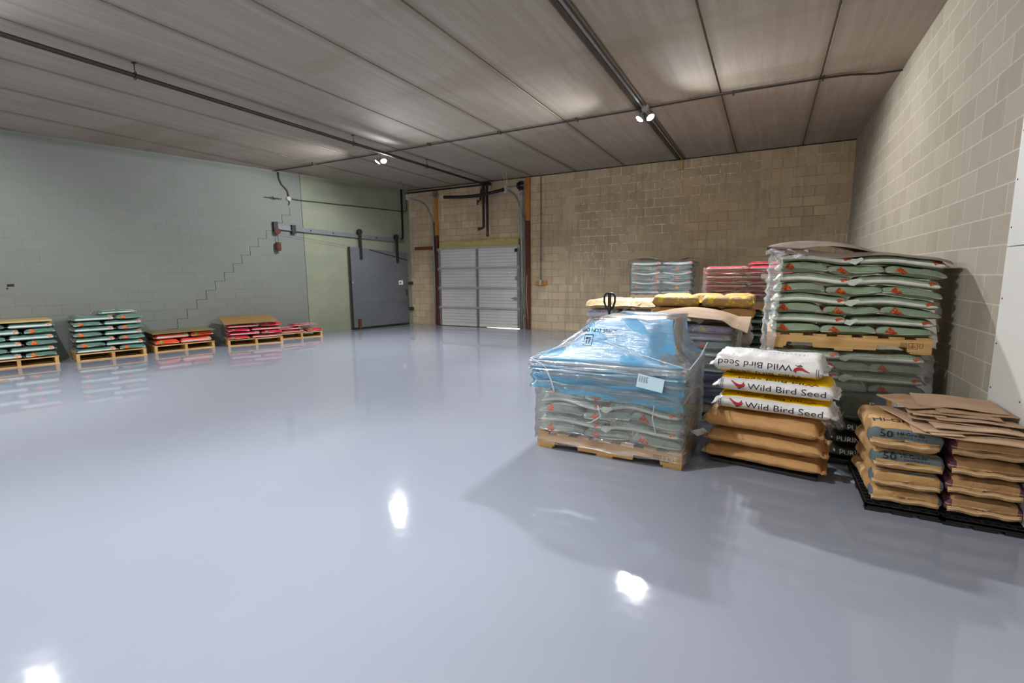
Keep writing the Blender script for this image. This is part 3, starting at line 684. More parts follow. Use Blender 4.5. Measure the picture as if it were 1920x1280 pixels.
def bag_verts(L, W, T, n=3.0, box=False, m=2.2, endp=.16, wr=.006, seed=0, seam=.022, NL=20, NT=28, fold=.5):
    rg = np.random.RandomState(seed)
    u = np.linspace(-1, 1, NL); s = np.sin(u * PI / 2) * .35 + u * .65
    a = np.abs(s); e = np.where(a < 1 - endp, 1.0, np.sqrt(np.clip(1 - ((a - (1 - endp)) / endp) ** 2, 0, 1)))
    e = np.maximum(e, .05 if not box else .82)
    xs = s * (L / 2 - seam)
    # seam strips
    if box:
        cap = np.array([.04, .35, .65, .88]); xs = np.concatenate([-L / 2 + np.array([0, .001, .002, .004]), xs, L / 2 - np.array([.004, .002, .001, 0])])
        sc_ = np.concatenate([cap, np.ones(NL), cap[::-1]]); e = np.concatenate([[.82] * 4, e, [.82] * 4]); s = np.concatenate([[-1.0] * 4, s, [1.0] * 4])
    else:
        xs = np.concatenate([[-L / 2], xs, [L / 2]]); e = np.concatenate([[.03], e, [.03]]); s = np.concatenate([[-1.05], s, [1.05]]); sc_ = np.ones(NL + 2)
    th = np.linspace(0, 2 * PI, NT, endpoint=False) + .001
    ct, sn = np.cos(th), np.sin(th)
    yy = np.sign(ct) * np.abs(ct) ** (2 / n); zz = np.sign(sn) * np.abs(sn) ** (2 / m)
    X = np.repeat(xs[:, None], NT, 1); E = np.repeat(e[:, None], NT, 1); SS = np.repeat(s[:, None], NT, 1)
    wf = 1 - .05 * (1 - np.abs(SS) ** 2) * rg.uniform(.3, 1); wf = np.where(np.abs(SS) > 1.0, wf * .95, wf)
    SC = np.repeat(sc_[:, None], NT, 1)
    Y = yy[None] * W / 2 * wf * SC * (np.where(np.abs(SS) > .985, .96, 1.0) if box else 1.0)
    zc = T * (.5 - .12 * (1 - E)); Z = zc + zz[None] * T / 2 * E * SC
    # wrinkles: soft waves plus folds running into the ends
    ph = rg.uniform(0, 6.28, 8)
    wv = (np.sin(X * 17 / max(L, .3) * .6 + Y * 9 + ph[0]) * .5 + np.sin(X * 31 + Y * 23 + ph[1]) * .3 + np.sin(X * 47 - Z * 60 + ph[2]) * .25)
    fd = np.exp(-((1.0 - np.abs(SS)) / .22) ** 2) * np.sin(Y / W * 26 + ph[3] + np.sign(SS) * ph[4] + Z * 40) * fold
    k = np.where(np.abs(SS) > .99, .3, 1.0)
    disp = wr * (wv + fd * 1.6) * k
    ny, nz = ct[None], sn[None]
    Y = Y + disp * ny * .8 - wr * .8; Z = Z + disp * nz * np.where(nz > 0, 1.0, .25) - np.where(nz > 0, wr * 1.1, -0.0)
    X = X + np.where(np.abs(SS) > .97, np.sin(Y * 30 + ph[5]) * .006, 0)
    Z = Z + np.where(np.abs(SS) > 1.0, np.sin(Y * 14 + ph[6]) * .008 - .004, 0)
    Z = np.maximum(Z, .0005)
    ZR = Z / T
    rest = np.stack([np.clip(X / (L / 2), -1.1, 1.1), np.repeat(yy[None], X.shape[0], 0), (np.repeat(zz[None], X.shape[0], 0) * np.maximum(E, .3) + 1) / 2], -1)
    if box: rest[..., 2] = ZR; rest[..., 1] *= SC
    P = np.stack([X, Y, Z], -1).reshape(-1, 3); rest = rest.reshape(-1, 3)
    rows = X.shape[0]; F = []
    for i in range(rows - 1):
        for j in range(NT):
            F.append((i * NT + j, (i + 1) * NT + j, (i + 1) * NT + (j + 1) % NT, i * NT + (j + 1) % NT))
    F.append(tuple(range(NT))); F.append(tuple(reversed([(rows - 1) * NT + j for j in range(NT)])))
    return P, rest, F
def flap_dir(o): pass
def bag(loc, yaw, L, W, T, mat, label, cat='bag', group=None, name='feed_bag', seed=0, deform=None, pitch=0.0, roll=0.0, **kw):
    P, rest, F = bag_verts(L, W, T, seed=seed, **kw)
    rot = Matrix.Rotation(yaw, 3, 'Z') @ Matrix.Rotation(pitch, 3, 'Y') @ Matrix.Rotation(roll, 3, 'X')
    if deform is not None:
        Rm = np.array(rot); wp = P @ Rm.T + np.array(loc); wp = deform(wp); P = (wp - np.array(loc)) @ Rm
    me = bpy.data.meshes.new(name); me.from_pydata(P.tolist(), [], F)
    at = me.attributes.new('rest', 'FLOAT_VECTOR', 'POINT'); at.data.foreach_set('vector', rest.astype('f').ravel())
    me.polygons.foreach_set('use_smooth', [True] * len(me.polygons)); me.materials.append(mat)
    o = bpy.data.objects.new(name, me); COL.objects.link(o); o.location = loc; o.rotation_euler = rot.to_euler()
    tag(o, label, cat, group); return o

def seam_flap(ob, L, W, T, deform, rg):
    """the loose folded corner of a bag's end seam, hanging over the gap between two bags"""
    x0 = L / 2 - .03; y0 = -W / 2 - .004; z0 = T * .42; dz = 0
    if deform is not None:
        wp = np.array(ob.matrix_basis @ Vector((L / 2 - .01, y0, z0)))[None]; dz = float((deform(wp) - wp)[0, 2])
    a = rg.uniform(-.01, .015)
    poly = [(0, -.018), (.045, -.034), (.105 + a, .012), (.088 + a, .030), (.05, .022 + a), (.012, .02)]
    tri = [(0, 1, 5), (1, 4, 5), (1, 2, 4), (2, 3, 4)]
    v_ = [(x0 + p[0], y0 - .012 - .10 * p[0] * (1 if i in (2, 3) else .4), z0 + dz + p[1]) for i, p in enumerate(poly)]
    b = MB(); b.v = v_ + [(x, y + .002, z) for x, y, z in v_]
    b.f = tri + [tuple(i + 6 for i in reversed(t)) for t in tri] + [(i, (i + 1) % 6, (i + 1) % 6 + 6, i + 6) for i in range(6)]
    o = b.obj('seam_flap', M['flapwhite'], ob); o['label'] = 'pale folded seam end'

ORD = ['bottom', 'second', 'third', 'fourth', 'fifth', 'sixth', 'seventh', 'eighth', 'ninth', 'tenth', 'eleventh', 'twelfth', 'thirteenth', 'fourteenth', 'fifteenth', 'sixteenth']
def stack(origin, yaw, w, d, n, pitch, mat, look, where, group, first=1, deform=None, keep=('rear_left',), t0=2, sides=('left', 'right'), top_all=True, seed=0, lift=0.0, matfn=None, hide=()):
    """pinwheel layers seen from the front: t 1 has two long sides in front, t 2 three ends.
    origin: front left bottom; local x along the front, y to the rear"""
    rg = random.Random(seed * 77 + 5); T = pitch * .985
    Rz = Matrix.Rotation(yaw, 3, 'Z'); o3 = Vector(origin)
    L0, R0 = sides
    for k in range(n):
        t = t0 if k % 2 == 0 else 3 - t0
        items = []
        longs = [('%s end' % L0, w * .25, 'l'), ('%s end' % R0, w * .75, 'r')]
        shorts = [('%s end' % L0, w / 6, 'l'), ('middle', w / 2, 'm'), ('%s end' % R0, w * 5 / 6, 'r')]
        if t == 1:
            for a, x, q in longs: items.append(('front ' + a, x, d * .2, 0, w / 2, d * .4, 'front_' + q))
            for a, x, q in shorts: items.append(('rear ' + a, x, d * .7, 1, d * .6, w / 3, 'rear_' + q))
        else:
            for a, x, q in shorts: items.append(('front ' + a, x, d * .3, 1, d * .6, w / 3, 'front_' + q))
            for a, x, q in longs: items.append(('rear ' + a, x, d * .8, 0, w / 2, d * .4, 'rear_' + q))
        for place, x, y, turn, L, W, key in items:
            if not (key.startswith('front') or key in keep or (top_all and k == n - 1)): continue
            if (k, key) in hide or key in hide: continue
            p = o3 + Rz @ Vector((x + rg.uniform(-.006, .006), y + rg.uniform(-.008, .008), 0)); p.z = origin[2] + k * pitch + .001
            mm, lk, nm = (mat, look, None) if matfn is None else matfn(k, key)
            ob = bag(tuple(p), yaw + (PI / 2 if turn else 0) + rg.uniform(-.02, .02), L * 1.015, W * 1.0, T, mm,
                '%s, %s layer %s, %s' % (lk, ORD[k + first - 1] if k + first - 1 > 0 else 'bottom', where, place), 'bag', group,
                seed=rg.randrange(10 ** 6), deform=deform, n=4.2, m=2.5, endp=.15, wr=.0055, seam=.016)
            if key == 'front_l' and t == 1 and mm in (B['sage'], B['aqua']) and n < 9:
                seam_flap(ob, L, W, T, deform, rg)

def stretch_film_mat(name, tint=(1, 1, 1), haze=.04, sheen=.3, streak=(1.2, 1.2, 40)):
    m = Mat(name); nt = m.nt; v = m.coord()
    tr = m.new('ShaderNodeBsdfTransparent'); tr.inputs[0].default_value = (*tint, 1)
    gl = m.new('ShaderNodeBsdfGlossy'); gl.inputs['Roughness'].default_value = .15; gl.inputs['Color'].default_value = (.95, .97, 1, 1)
    df = m.new('ShaderNodeBsdfDiffuse'); df.inputs[0].default_value = (.8, .82, .84, 1)
    st = m.noise(m.scale(v, streak), 1.0, 4, .6, .35); fine = m.noise(m.scale(v, (7, 7, 150)), 1.0, 3, .6, .4); big = m.noise(v, 2.6, 3)
    h = st * .6 + fine * .5 + m.noise(v, 7, 4, .6, 1.0) * 1.2
    for nd in (gl, df): m.bump(h, .7, .02, nd.inputs['Normal'])
    fr = m.new('ShaderNodeFresnel'); fr.inputs[0].default_value = 1.45
    fac = V(nt, fr.outputs[0]) * 1.2 + st.ramp(.45, .75) * big.ramp(.4, .65) * sheen * .5 + .05
    mx = m.new('ShaderNodeMixShader'); m.link(fac.mn(.8), mx.inputs[0]); nt.links.new(tr.outputs[0], mx.inputs[1]); nt.links.new(gl.outputs[0], mx.inputs[2])
    mx2 = m.new('ShaderNodeMixShader'); m.link((st.ramp(.5, .8) * haze * 1.5 + haze * .5), mx2.inputs[0]); nt.links.new(mx.outputs[0], mx2.inputs[1]); nt.links.new(df.outputs[0], mx2.inputs[2])
    nt.links.new(mx2.outputs[0], m.out.inputs[0]); return m.m
M['film'] = stretch_film_mat('clear stretch film')
M['filmA'] = stretch_film_mat('clear stretch film tight', haze=.035, sheen=.75)
M['filmbunch'] = stretch_film_mat('bunched stretch film', haze=.35, sheen=.5, streak=(20, 20, 12))
M['filmfaint'] = stretch_film_mat('faint stretch film', haze=.015, sheen=.10)
def wrap(origin, yaw, w, d, z0, z1, mat, label, off=.03, seed=0, top=0.0, deform=None, r=.08, ripple=.006, name='stretch_wrap', bell=0.0):
    rg = np.random.RandomState(seed); N = 120; ph = rg.uniform(0, 6.28, 8)
    pts = []
    x0, x1, y0, y1 = -off, w + off, -off, d + off
    # rounded rectangle outline
    segs = []
    for cx, cy, a0 in ((x1 - r, y0 + r, -PI / 2), (x1 - r, y1 - r, 0), (x0 + r, y1 - r, PI / 2), (x0 + r, y0 + r, PI)):
        segs += [(cx + r * math.cos(a0 + PI / 2 * i / 6), cy + r * math.sin(a0 + PI / 2 * i / 6)) for i in range(7)]
    out = np.array(segs + [segs[0]]); dl_ = np.r_[0, np.cumsum(np.hypot(*np.diff(out, axis=0).T))]
    tt = np.linspace(0, dl_[-1], N, endpoint=False); ox = np.interp(tt, dl_, out[:, 0]); oy = np.interp(tt, dl_, out[:, 1])
    cx, cy = w / 2, d / 2
    nz = max(6, int((z1 - z0) / .022)); vs = []; fs = []
    zs = list(np.linspace(z0, z1, nz)); rings = [(z, 1.0) for z in zs]
    if top: rings += [(z1 + .012, 1 - top * .35), (z1 + .016, 1 - top * .7), (z1 + .014, 1 - top)]
    Rz = Matrix.Rotation(yaw, 3, 'Z')
    for i, (z, sc) in enumerate(rings):
        for j in range(N):
            dx, dy = ox[j] - cx, oy[j] - cy; ln = math.hypot(dx, dy)
            rp_ = ripple * (math.sin(z * 75 + ph[0] + .6 * math.sin(tt[j] * 5)) * .8 + math.sin(tt[j] * 9 + z * 14 + ph[1]) * .7 + math.sin(tt[j] * 23 - z * 31 + ph[2]) * .4) + bell * (1 - (z - z0) / (z1 - z0)) 
            k = sc * (1 + rp_ / ln)
            p = Vector((cx + dx * k, cy + dy * k, 0)); p = Rz @ p
            vs.append((p.x + origin[0], p.y + origin[1], z + .006 * math.sin(tt[j] * 11 + ph[3]) * (i in (0, nz - 1))))
    if deform is not None: vs = deform(np.array(vs)).tolist()
    for i in range(len(rings) - 1):
        for j in range(N): fs.append((i * N + j, i * N + (j + 1) % N, (i + 1) * N + (j + 1) % N, (i + 1) * N + j))
    b = MB(); b.v = [Vector(p) - Vector((origin[0], origin[1], 0)) for p in vs]; b.f = fs
    o = b.obj(name, mat, None, True, loc=(origin[0], origin[1], 0), norm=False)
    return tag(o, label, 'plastic wrap', 'plastic films round the pallet loads')

def strand(pts, wd, th, mat, parent=None, name='film_strand'):
    b = MB(); b.tube(pts, th, 6); return b.obj(name, mat, parent, True)

# text and marks laid on a surface
_cache = {}
def text_mesh(txt, bold=0.0):
    if (txt, bold) in _cache: return _cache[(txt, bold)]
    cu = bpy.data.curves.new('t', 'FONT'); cu.body = txt; cu.size = 1; cu.resolution_u = 3; cu.align_x = 'CENTER'; cu.align_y = 'CENTER'; cu.offset = bold
    ob = bpy.data.objects.new('t', cu); COL.objects.link(ob); bpy.context.view_layer.update()
    me = bpy.data.meshes.new_from_object(ob.evaluated_get(bpy.context.evaluated_depsgraph_get()))
    vs = [v.co.copy() for v in me.vertices]; fs = [tuple(p.vertices) for p in me.polygons]
    bpy.data.objects.remove(ob); bpy.data.curves.remove(cu); bpy.data.meshes.remove(me)
    _cache[(txt, bold)] = (vs, fs); return vs, fs
def lay(target, vs2, fs, mat, face, name, cuts=.012, lift=.0012, axis_flip=False):
    """vs2: (a, b) in the face's own metres; face: front (-y), end (-x), top (+z). Returns a child of target that hugs its surface"""
    b = bmesh.new(); bv = [b.verts.new((v[0], v[1], 0)) for v in vs2]
    for f_ in fs:
        try: b.faces.new([bv[i] for i in f_])
        except ValueError: pass
    for _ in range(4):
        es = [e for e in b.edges if e.calc_length() > cuts]
        if not es: break
        bmesh.ops.subdivide_edges(b, edges=es, cuts=1); bmesh.ops.triangulate(b, faces=b.faces[:])
    me0 = target.data
    tree = BVHTree.FromPolygons([v.co for v in me0.vertices], [tuple(p.vertices) for p in me0.polygons])
    last = None; bad = []
    for v in b.verts:
        a, h = v.co.x, v.co.y
        if face == 'front': o_, d_ = Vector((a, -2, h)), Vector((0, 1, 0))
        elif face == 'end': o_, d_ = Vector((-2, -a, h)), Vector((1, 0, 0))
        else: o_, d_ = Vector((a, h, 2)), Vector((0, 0, -1))
        hit, nrm, idx, dist = tree.ray_cast(o_, d_)
        if hit is None: bad.append(v); continue
        if nrm.dot(d_) > 0: nrm = -nrm
        v.co = hit - d_ * lift * .6 + nrm * lift
    if bad: bmesh.ops.delete(b, geom=bad, context='VERTS')
    me = bpy.data.meshes.new(name); b.to_mesh(me); b.free(); me.materials.append(mat)
    o = bpy.data.objects.new(name, me); COL.objects.link(o); o.parent = target; return o
def put_text(target, txt, mat, face, ca, cb, size, sx=1.0, rot=0.0, bold=0.0, name='lettering', slope=0.0):
    vs, fs = text_mesh(txt, bold); c, s = math.cos(rot), math.sin(rot)
    q = [(ca + (v.x * size * sx) * c - (v.y * size) * s, cb + (v.x * size * sx) * s + (v.y * size) * c + slope * v.x * size * sx) for v in vs]
    return lay(target, q, fs, mat, face, name)
BIRD = [(-1.05, .58), (-.92, .70), (-.62, .52), (-.25, .28), (.05, .16), (.34, .20), (.50, .42), (.58, .80), (.72, .52), (.80, .34), (1.0, .24), (.82, .12), (.80, -.12), (.66, -.38), (.38, -.58), (.05, -.60), (-.22, -.44), (-.48, -.06), (-.78, .30)]
BIRD = [(x * 1.25, y * .78 - .06) for x, y in BIRD]
TWIG = [(-.15, -.62), (.15, -.66), (.5, -.62), (.95, -.78), (1.0, -.90), (.55, -.78), (.3, -.92), (.0, -1.0), (-.05, -.82), (-.3, -.8)]
def put_poly(target, poly, mat, face, ca, cb, sz, rot, name):
    tri = geometry.tessellate_polygon([[Vector((p[0], p[1], 0)) for p in poly]])
    c, s = math.cos(rot), math.sin(rot)
    q = [(ca + (p[0] * c - p[1] * s) * sz, cb + (p[0] * s + p[1] * c) * sz) for p in poly]
    return lay(target, q, [tuple(t) for t in tri], mat, face, name)
# ================================================================== LOADS
def cover(o, yaw, w, d, zf, th, mat, label, name, cat='sheet', nx=40, ny=26, skew=None, group=None):
    Rz = Matrix.Rotation(yaw, 3, 'Z'); vs = []; fs = []
    for s_ in (0, 1):
        for i in range(nx + 1):
            for j in range(ny + 1):
                u, v_ = i / nx, j / ny; x, y = u * w, v_ * d
                if skew: x, y = skew(u, v_, x, y)
                p = Rz @ Vector((x, y, 0)); vs.append((p.x, p.y, zf(u, v_) + (th if s_ == 0 else 0)))
    n = (nx + 1) * (ny + 1); q = lambda i, j, s_: s_ * n + i * (ny + 1) + j
    for i in range(nx):
        for j in range(ny):
            fs.append((q(i, j, 0), q(i + 1, j, 0), q(i + 1, j + 1, 0), q(i, j + 1, 0))); fs.append((q(i, j, 1), q(i, j + 1, 1), q(i + 1, j + 1, 1), q(i + 1, j, 1)))
        for j in (0, ny): fs.append((q(i, j, 0), q(i, j, 1), q(i + 1, j, 1), q(i + 1, j, 0)))
    for j in range(ny):
        for i in (0, nx): fs.append((q(i, j, 0), q(i, j + 1, 0), q(i, j + 1, 1), q(i, j, 1)))
    b = MB(); b.v = vs; b.f = fs
    ob = b.obj(name, mat, None, 'auto', loc=(o[0], o[1], o[2])); return tag(ob, label, cat, group)

# ---------------- A: the blue hooded pallet in front
ax, ay, aw, ad = -1.73, 3.72, 1.22, 1.00
pallet((ax, ay, 0), 0, aw, ad, 'pine pallet under the blue hooded load', stamp=True)
def defA(p):
    q = p.copy(); h = np.clip((p[:, 2] - .14) / .66, 0, 1); u = (p[:, 0] - ax) / aw
    q[:, 2] += np.sin(h * PI) * .022 * np.sin(u * 4 * PI - .6) - .02 * h * np.clip(u - .5, 0, 1)
    q[:, 0] += (p[:, 0] - ax - aw / 2) * (-.022 * h); q[:, 1] += (p[:, 1] - ay - ad / 2) * (-.03 * h)
    return q
def mA(k, key):
    return B['aqua'], 'grey green feed bag', None
stack((ax + .01, ay + .01, PZ), 0, aw - .02, ad - .02, 8, .0825, B['aqua'], 'grey green bag', 'of the blue hooded load', 'feed bags under the blue hood', deform=defA, keep=('rear_right',), t0=2, sides=('aisle', 'inner'), seed=1, matfn=mA, top_all=False)
# carton on top with tinted liner
bx0, bx1, by0, by1, bz0, bz1 = -1.30, -.66, 3.93, 4.56, .802, 1.125
ct = empty('carton', (bx0, by0, bz0), 0, 'large carton on top of the blue hooded load', 'box')
cm = mat_card('grey brown carton', '#75706a', '#8c857c')
MB().box(0, 0, 0, bx1 - bx0, by1 - by0, bz1 - bz0, bev=.004).obj('box_body', cm, ct)
MB().box(-.001, -.001, bz1 - bz0, (bx1 - bx0) + .001, (by1 - by0) / 2 - .002, bz1 - bz0 + .004).obj('flap', cm, ct)
MB().box(-.001, (by1 - by0) / 2 + .002, bz1 - bz0, (bx1 - bx0) + .001, (by1 - by0), bz1 - bz0 + .004).obj('flap', cm, ct)
# blue plastic hood
def blue_mat():
    m = Mat('blue tinted poly hood'); nt = m.nt; v = m.coord()
    tr = m.new('ShaderNodeBsdfTransparent'); tr.inputs[0].default_value = (.30, .72, .88, 1)
    df = m.new('ShaderNodeBsdfDiffuse'); tl = m.new('ShaderNodeBsdfTranslucent'); gl = m.new('ShaderNodeBsdfGlossy'); gl.inputs['Roughness'].default_value = .2
    x, y, z = m.xyz(v)
    df.inputs[0].default_value = (.15, .45, .74, 1); tl.inputs[0].default_value = (.15, .45, .74, 1)
    h = m.noise(v, 5, 5, .6, 1.2) + m.noise(m.scale(v, (6, 6, 60)), 1, 4, .6, .8) * .5
    for nd in (df, gl): m.bump(h, .55, .02, nd.inputs['Normal'])
    a = m.new('ShaderNodeMixShader'); a.inputs[0].default_value = .25; nt.links.new(df.outputs[0], a.inputs[1]); nt.links.new(tl.outputs[0], a.inputs[2])
    b_ = m.new('ShaderNodeMixShader'); m.link(z.ramp(-.03, .02, .36, .95), b_.inputs[0]); nt.links.new(tr.outputs[0], b_.inputs[1]); nt.links.new(a.outputs[0], b_.inputs[2])
    c_ = m.new('ShaderNodeMixShader'); fr = m.new('ShaderNodeFresnel'); fr.inputs[0].default_value = 1.4
    m.link((V(nt, fr.outputs[0]) * .5 + .03).mn(.5), c_.inputs[0]); nt.links.new(b_.outputs[0], c_.inputs[1]); nt.links.new(gl.outputs[0], c_.inputs[2])
    nt.links.new(c_.outputs[0], m.out.inputs[0]); return m.m
def resample(P, n):
    P = np.array(P, float); dl_ = np.r_[0, np.cumsum(np.linalg.norm(np.diff(P, axis=0), axis=1))]; t = np.linspace(0, dl_[-1], n)
    return np.stack([np.interp(t, dl_, P[:, i]) for i in range(3)], 1)
def hood(name, mat, label, off, closed, skirt, zsh=.80, wr=.006, seed=3):
    rg = np.random.RandomState(seed); ph = rg.uniform(0, 6, 6)
    X0, X1, Y0, Y1 = ax - off, ax + aw + off - .035, ay - off, ay + ad + off - .05
    e = .012 + off * .4
    # outline from rear right round the left side to front right (and closed for the clear film)
    low = [(X1, Y1), (X0, Y1), (X0 - .01, Y0 - .005), (X1, Y0)]; top = [(bx1 + e, by1 + e), (-1.46, by1 + .1), (-1.40, by0 - e + .05), (bx1 + e, by0 - e)]
    if closed: low.append((X1, Y1)); top.append((bx1 + e, by1 + e))
    seg = 22
    def ring(cor, zz):
        out = []
        for i in range(len(cor) - 1):
            for j in range(seg):
                t = j / seg; out.append((cor[i][0] * (1 - t) + cor[i + 1][0] * t, cor[i][1] * (1 - t) + cor[i + 1][1] * t, zz))
        out.append((*cor[-1], zz)); return np.array(out)
    lo, to = ring(low, zsh), ring(top, bz1 + .020)
    n = len(lo); to[:, 2] -= np.clip((-1.26 - to[:, 0]) / .2, 0, 1) * .15
    rows = []
    c = np.array([(bx0 + bx1) / 2, (by0 + by1) / 2, bz1 + .022])
    for t in (1.0, .66, .33): q = to * (1 - t) + c * t; q[:, 2] = np.maximum(q[:, 2], to[:, 2]) ; rows.append(q)
    K = 12
    for i in range(K + 1):
        t = i / K; q = to * (1 - t) + lo * t
        pw_ = 1 + 2.4 * np.clip((to[:, 0] - (bx1 - .12)) / .13, 0, 1); tp = (t ** pw_)[:, None]; q[:, :2] = to[:, :2] * (1 - tp) + lo[:, :2] * tp
        sag = math.sin(t * PI) * .03
        cen = np.array([(X0 + X1) / 2, (Y0 + Y1) / 2, 0]); q[:, 2] -= sag * .6
        u = np.arange(n) / seg
        q[:, 2] += wr * np.sin(u * 9 + t * 7 + ph[0]) * t; q[:, :2] += (wr * np.sin(u * 13 - t * 9 + ph[1]))[:, None]
        rows.append(q)
    u = np.clip((lo[:, 0] - ax) / aw, 0, 1)
    zb = skirt(u)
    if closed != 'noskirt':
        for i in range(1, 11):
            t = i / 10; q = lo.copy(); q[:, 2] = zsh * (1 - t) + zb * t
            uu = np.arange(n) / seg
            pinch = (.018 * math.exp(-((t - .06) / .1) ** 2) + .012 * math.sin(t * 18))
            dx = (q[:, 0] - (X0 + X1) / 2) / (aw / 2); dy = (q[:, 1] - (Y0 + Y1) / 2) / (ad / 2)
            q[:, 0] -= dx * pinch * (np.abs(dx) > .9); q[:, 1] -= dy * pinch * (np.abs(dy) > .9)
            q[:, :2] += (wr * .6 * np.sin(uu * 15 + t * 11 + ph[2]))[:, None]
            rows.append(q)
    V_ = np.concatenate(rows); F_ = []
    for i in range(len(rows) - 1):
        for j in range(n - 1): F_.append((i * n + j, i * n + j + 1, (i + 1) * n + j + 1, (i + 1) * n + j))
    b = MB(); b.v = [Vector(p) - Vector((ax, ay, .80)) for p in V_.tolist()]; b.f = F_
    o = b.obj(name, mat, None, True, loc=(ax, ay, .80), norm=False); return tag(o, label, 'plastic cover')
blu = hood('poly_hood', blue_mat(), 'blue translucent plastic hood draped over carton and top bag layers', .030, False, lambda u: .545 - .08 * u + .012 * np.sin(u * 19))
clr = hood('film_tent', M['filmA'], 'clear stretch film pulled tight over the blue hood', .042, True, lambda u: .70 + .0 * u, wr=.008, seed=8)
clr['category'] = 'plastic wrap'
wrapA = wrap((ax, ay), 0, aw, ad, .06, .79, M['filmA'], 'clear stretch film round the lower part of the blue hooded load', off=.036, seed=2, ripple=.006)
# twisted film strands across the front of the hood; their pallor paints streak highlights
sm = Mat('bunched film', .3, .6); sm.color((.62, .66, .70)); sm.b.inputs['Alpha'].default_value = .55
M['strand'] = sm.m
def sp(pts, r_, parent=None):
    b = MB(); P_ = resample(pts, 24); rs = [r_ * (.6 + .5 * abs(math.sin(i * 1.3))) for i in range(24)]
    b.tube([tuple(p) for p in P_], rs, 6); o = b.obj('film_strand', M['strand'], None, True)
    if parent: o.parent = parent; o.matrix_parent_inverse = parent.matrix_world.inverted()
    return o
bpy.context.view_layer.update()
sp([(ax - .03, ay - .05, .80), (-1.64, 3.735, .848), (-1.54, 3.79, .905), (-1.47, 3.84, .955)], .006, clr)
sp([(ax - .04, ay - .06, .80), (-1.64, ay - .045, .74), (-1.58, ay - .045, .62), (-1.55, ay - .045, .52)], .008, clr)
sp([(-1.42, 3.85, .985), (-1.15, 3.80, .955), (-.95, 3.76, .90), (-.48, 3.67, .80)], .0045, clr)
sp([(-1.70, 3.70, .84), (-1.3, 3.78, .97), (-.95, 3.86, 1.04)], .003, clr)
sp([(-.475, ay - .05, .80), (-.465, ay + .5, .82), (-.47, ay + 1.06, .86)], .006, clr)
sp([(-1.17, ay - .048, .45), (-1.14, ay - .05, .36), (-1.22, ay - .05, .30), (-1.26, ay - .048, .29)], .005, wrapA)
sp([(-.72, ay - .048, .50), (-.73, ay - .05, .40), (-.70, ay - .05, .27)], .004, wrapA)
# printed sheet caught under the film
lb = empty('pallet_label', (-.86, ay - .062, .64), 0, 'pale printed sheet behind the film on the blue load front', 'label')
MB().box(0, 0, 0, .20, .002, .105).obj('sheet', M['paper'], lb)
b = MB()
rnd = random.Random(9)
for i in range(6):
    for j in range(4): b.box(.012 + j * .018, -.0015, .088 - i * .008, .012 + j * .018 + rnd.uniform(.006, .015), 0, .091 - i * .008)
b.obj('print_lines', M['ink'], lb); lb.rotation_euler = (0, R(9), 0)
# hood print: arrows in a frame and two lines of lettering
b = MB()
hx, hz, hy = -1.36, .925, 3.80
arrows = empty('hood_print', (0, 0, 0), 0); arrows.parent = blu; arrows.matrix_parent_inverse = blu.matrix_world.inverted()
def quadstrip(x0, z0, x1, z1):
    q = []
    for x, z in ((x0, z0), (x1, z0), (x1, z1), (x0, z1)): q.append((x - ax, z - .80))
    return q
bpy.data.objects.remove(arrows)
def on_hood(rects, name):
    vs, fs = [], []
    for r4 in rects:
        k = len(vs); vs += quadstrip(*r4); fs.append((k, k + 1, k + 2, k + 3))
    return lay(blu, vs, fs, M['ink'], 'front', name, cuts=.03, lift=.004)
x0, z0 = -1.34, .915
on_hood([(x0, z0, x0 + .075, z0 + .004), (x0, z0 + .085, x0 + .075, z0 + .089), (x0, z0, x0 + .004, z0 + .089), (x0 + .071, z0, x0 + .075, z0 + .089),
         (x0 + .022, z0 + .02, x0 + .029, z0 + .05), (x0 + .045, z0 + .02, x0 + .052, z0 + .05), (x0 + .016, z0 + .048, x0 + .035, z0 + .066), (x0 + .039, z0 + .048, x0 + .058, z0 + .066)], 'arrow_symbol')
vs, fs = text_mesh('DO NOT STACK')
lay(blu, [(v.x * .04 + (-1.22 - ax), v.y * .04 + (1.035 - .80)) for v in vs], fs, M['ink'], 'front', 'lettering', lift=.004)

# ---------------- G: the tall double stack in the right corner
gx, gy, gw, gd = .02, 5.15, 1.22, 1.02
pallet((gx, gy, 0), 0, gw, gd, 'pine pallet on the floor under the tall green stack')
def defG(z0, H, tilt, amp):
    def f(p):
        q = p.copy(); h = np.clip((p[:, 2] - z0) / H, 0, 1); u = (p[:, 0] - gx) / gw
        q[:, 2] += np.minimum(1, h * 2) * (1 - .3 * h) * amp * (np.cos((u * 2 - .42) * 2 * PI)) - amp * np.minimum(1, h * 2) * .9 + tilt * h * u * 1.0
        q[:, 2] -= np.minimum(1, h * 3) * .05 * np.clip(u - .93, 0, 1) * 3
        q[:, 0] += (h * .03 if tilt else 0)
        return q
    return f
stack((gx + .01, gy, PZ), 0, gw - .02, gd, 7, .094, B['sage'], 'sage green bag', 'of the lower corner load', 'sage bags of the lower corner load', deform=None, keep=('rear_left',), t0=1, sides=('aisle', 'wall'), seed=2, top_all=False)
pallet((gx, gy - .015, .805), 0, gw, gd, 'stamped pine pallet between two green loads, off the floor', stamp=True)
defU = defG(.945, .75, -.09, .016)
stack((gx + .005, gy - .01, .948), 0, gw + .015, gd, 8, .0965, B['sage'], 'sage green bag', 'of the upper corner load', 'sage bags of the upper corner load', deform=defU, keep=('rear_left', 'rear_right'), t0=2, sides=('aisle', 'wall'), seed=3)
wrap((gx, gy), 0, gw, gd, .10, .79, M['filmfaint'], 'clear film round the lower green load by the wall', off=.04, seed=5)
def defU1(x, y, z): return float(defU(np.array([[x, y, z]]))[0, 2])
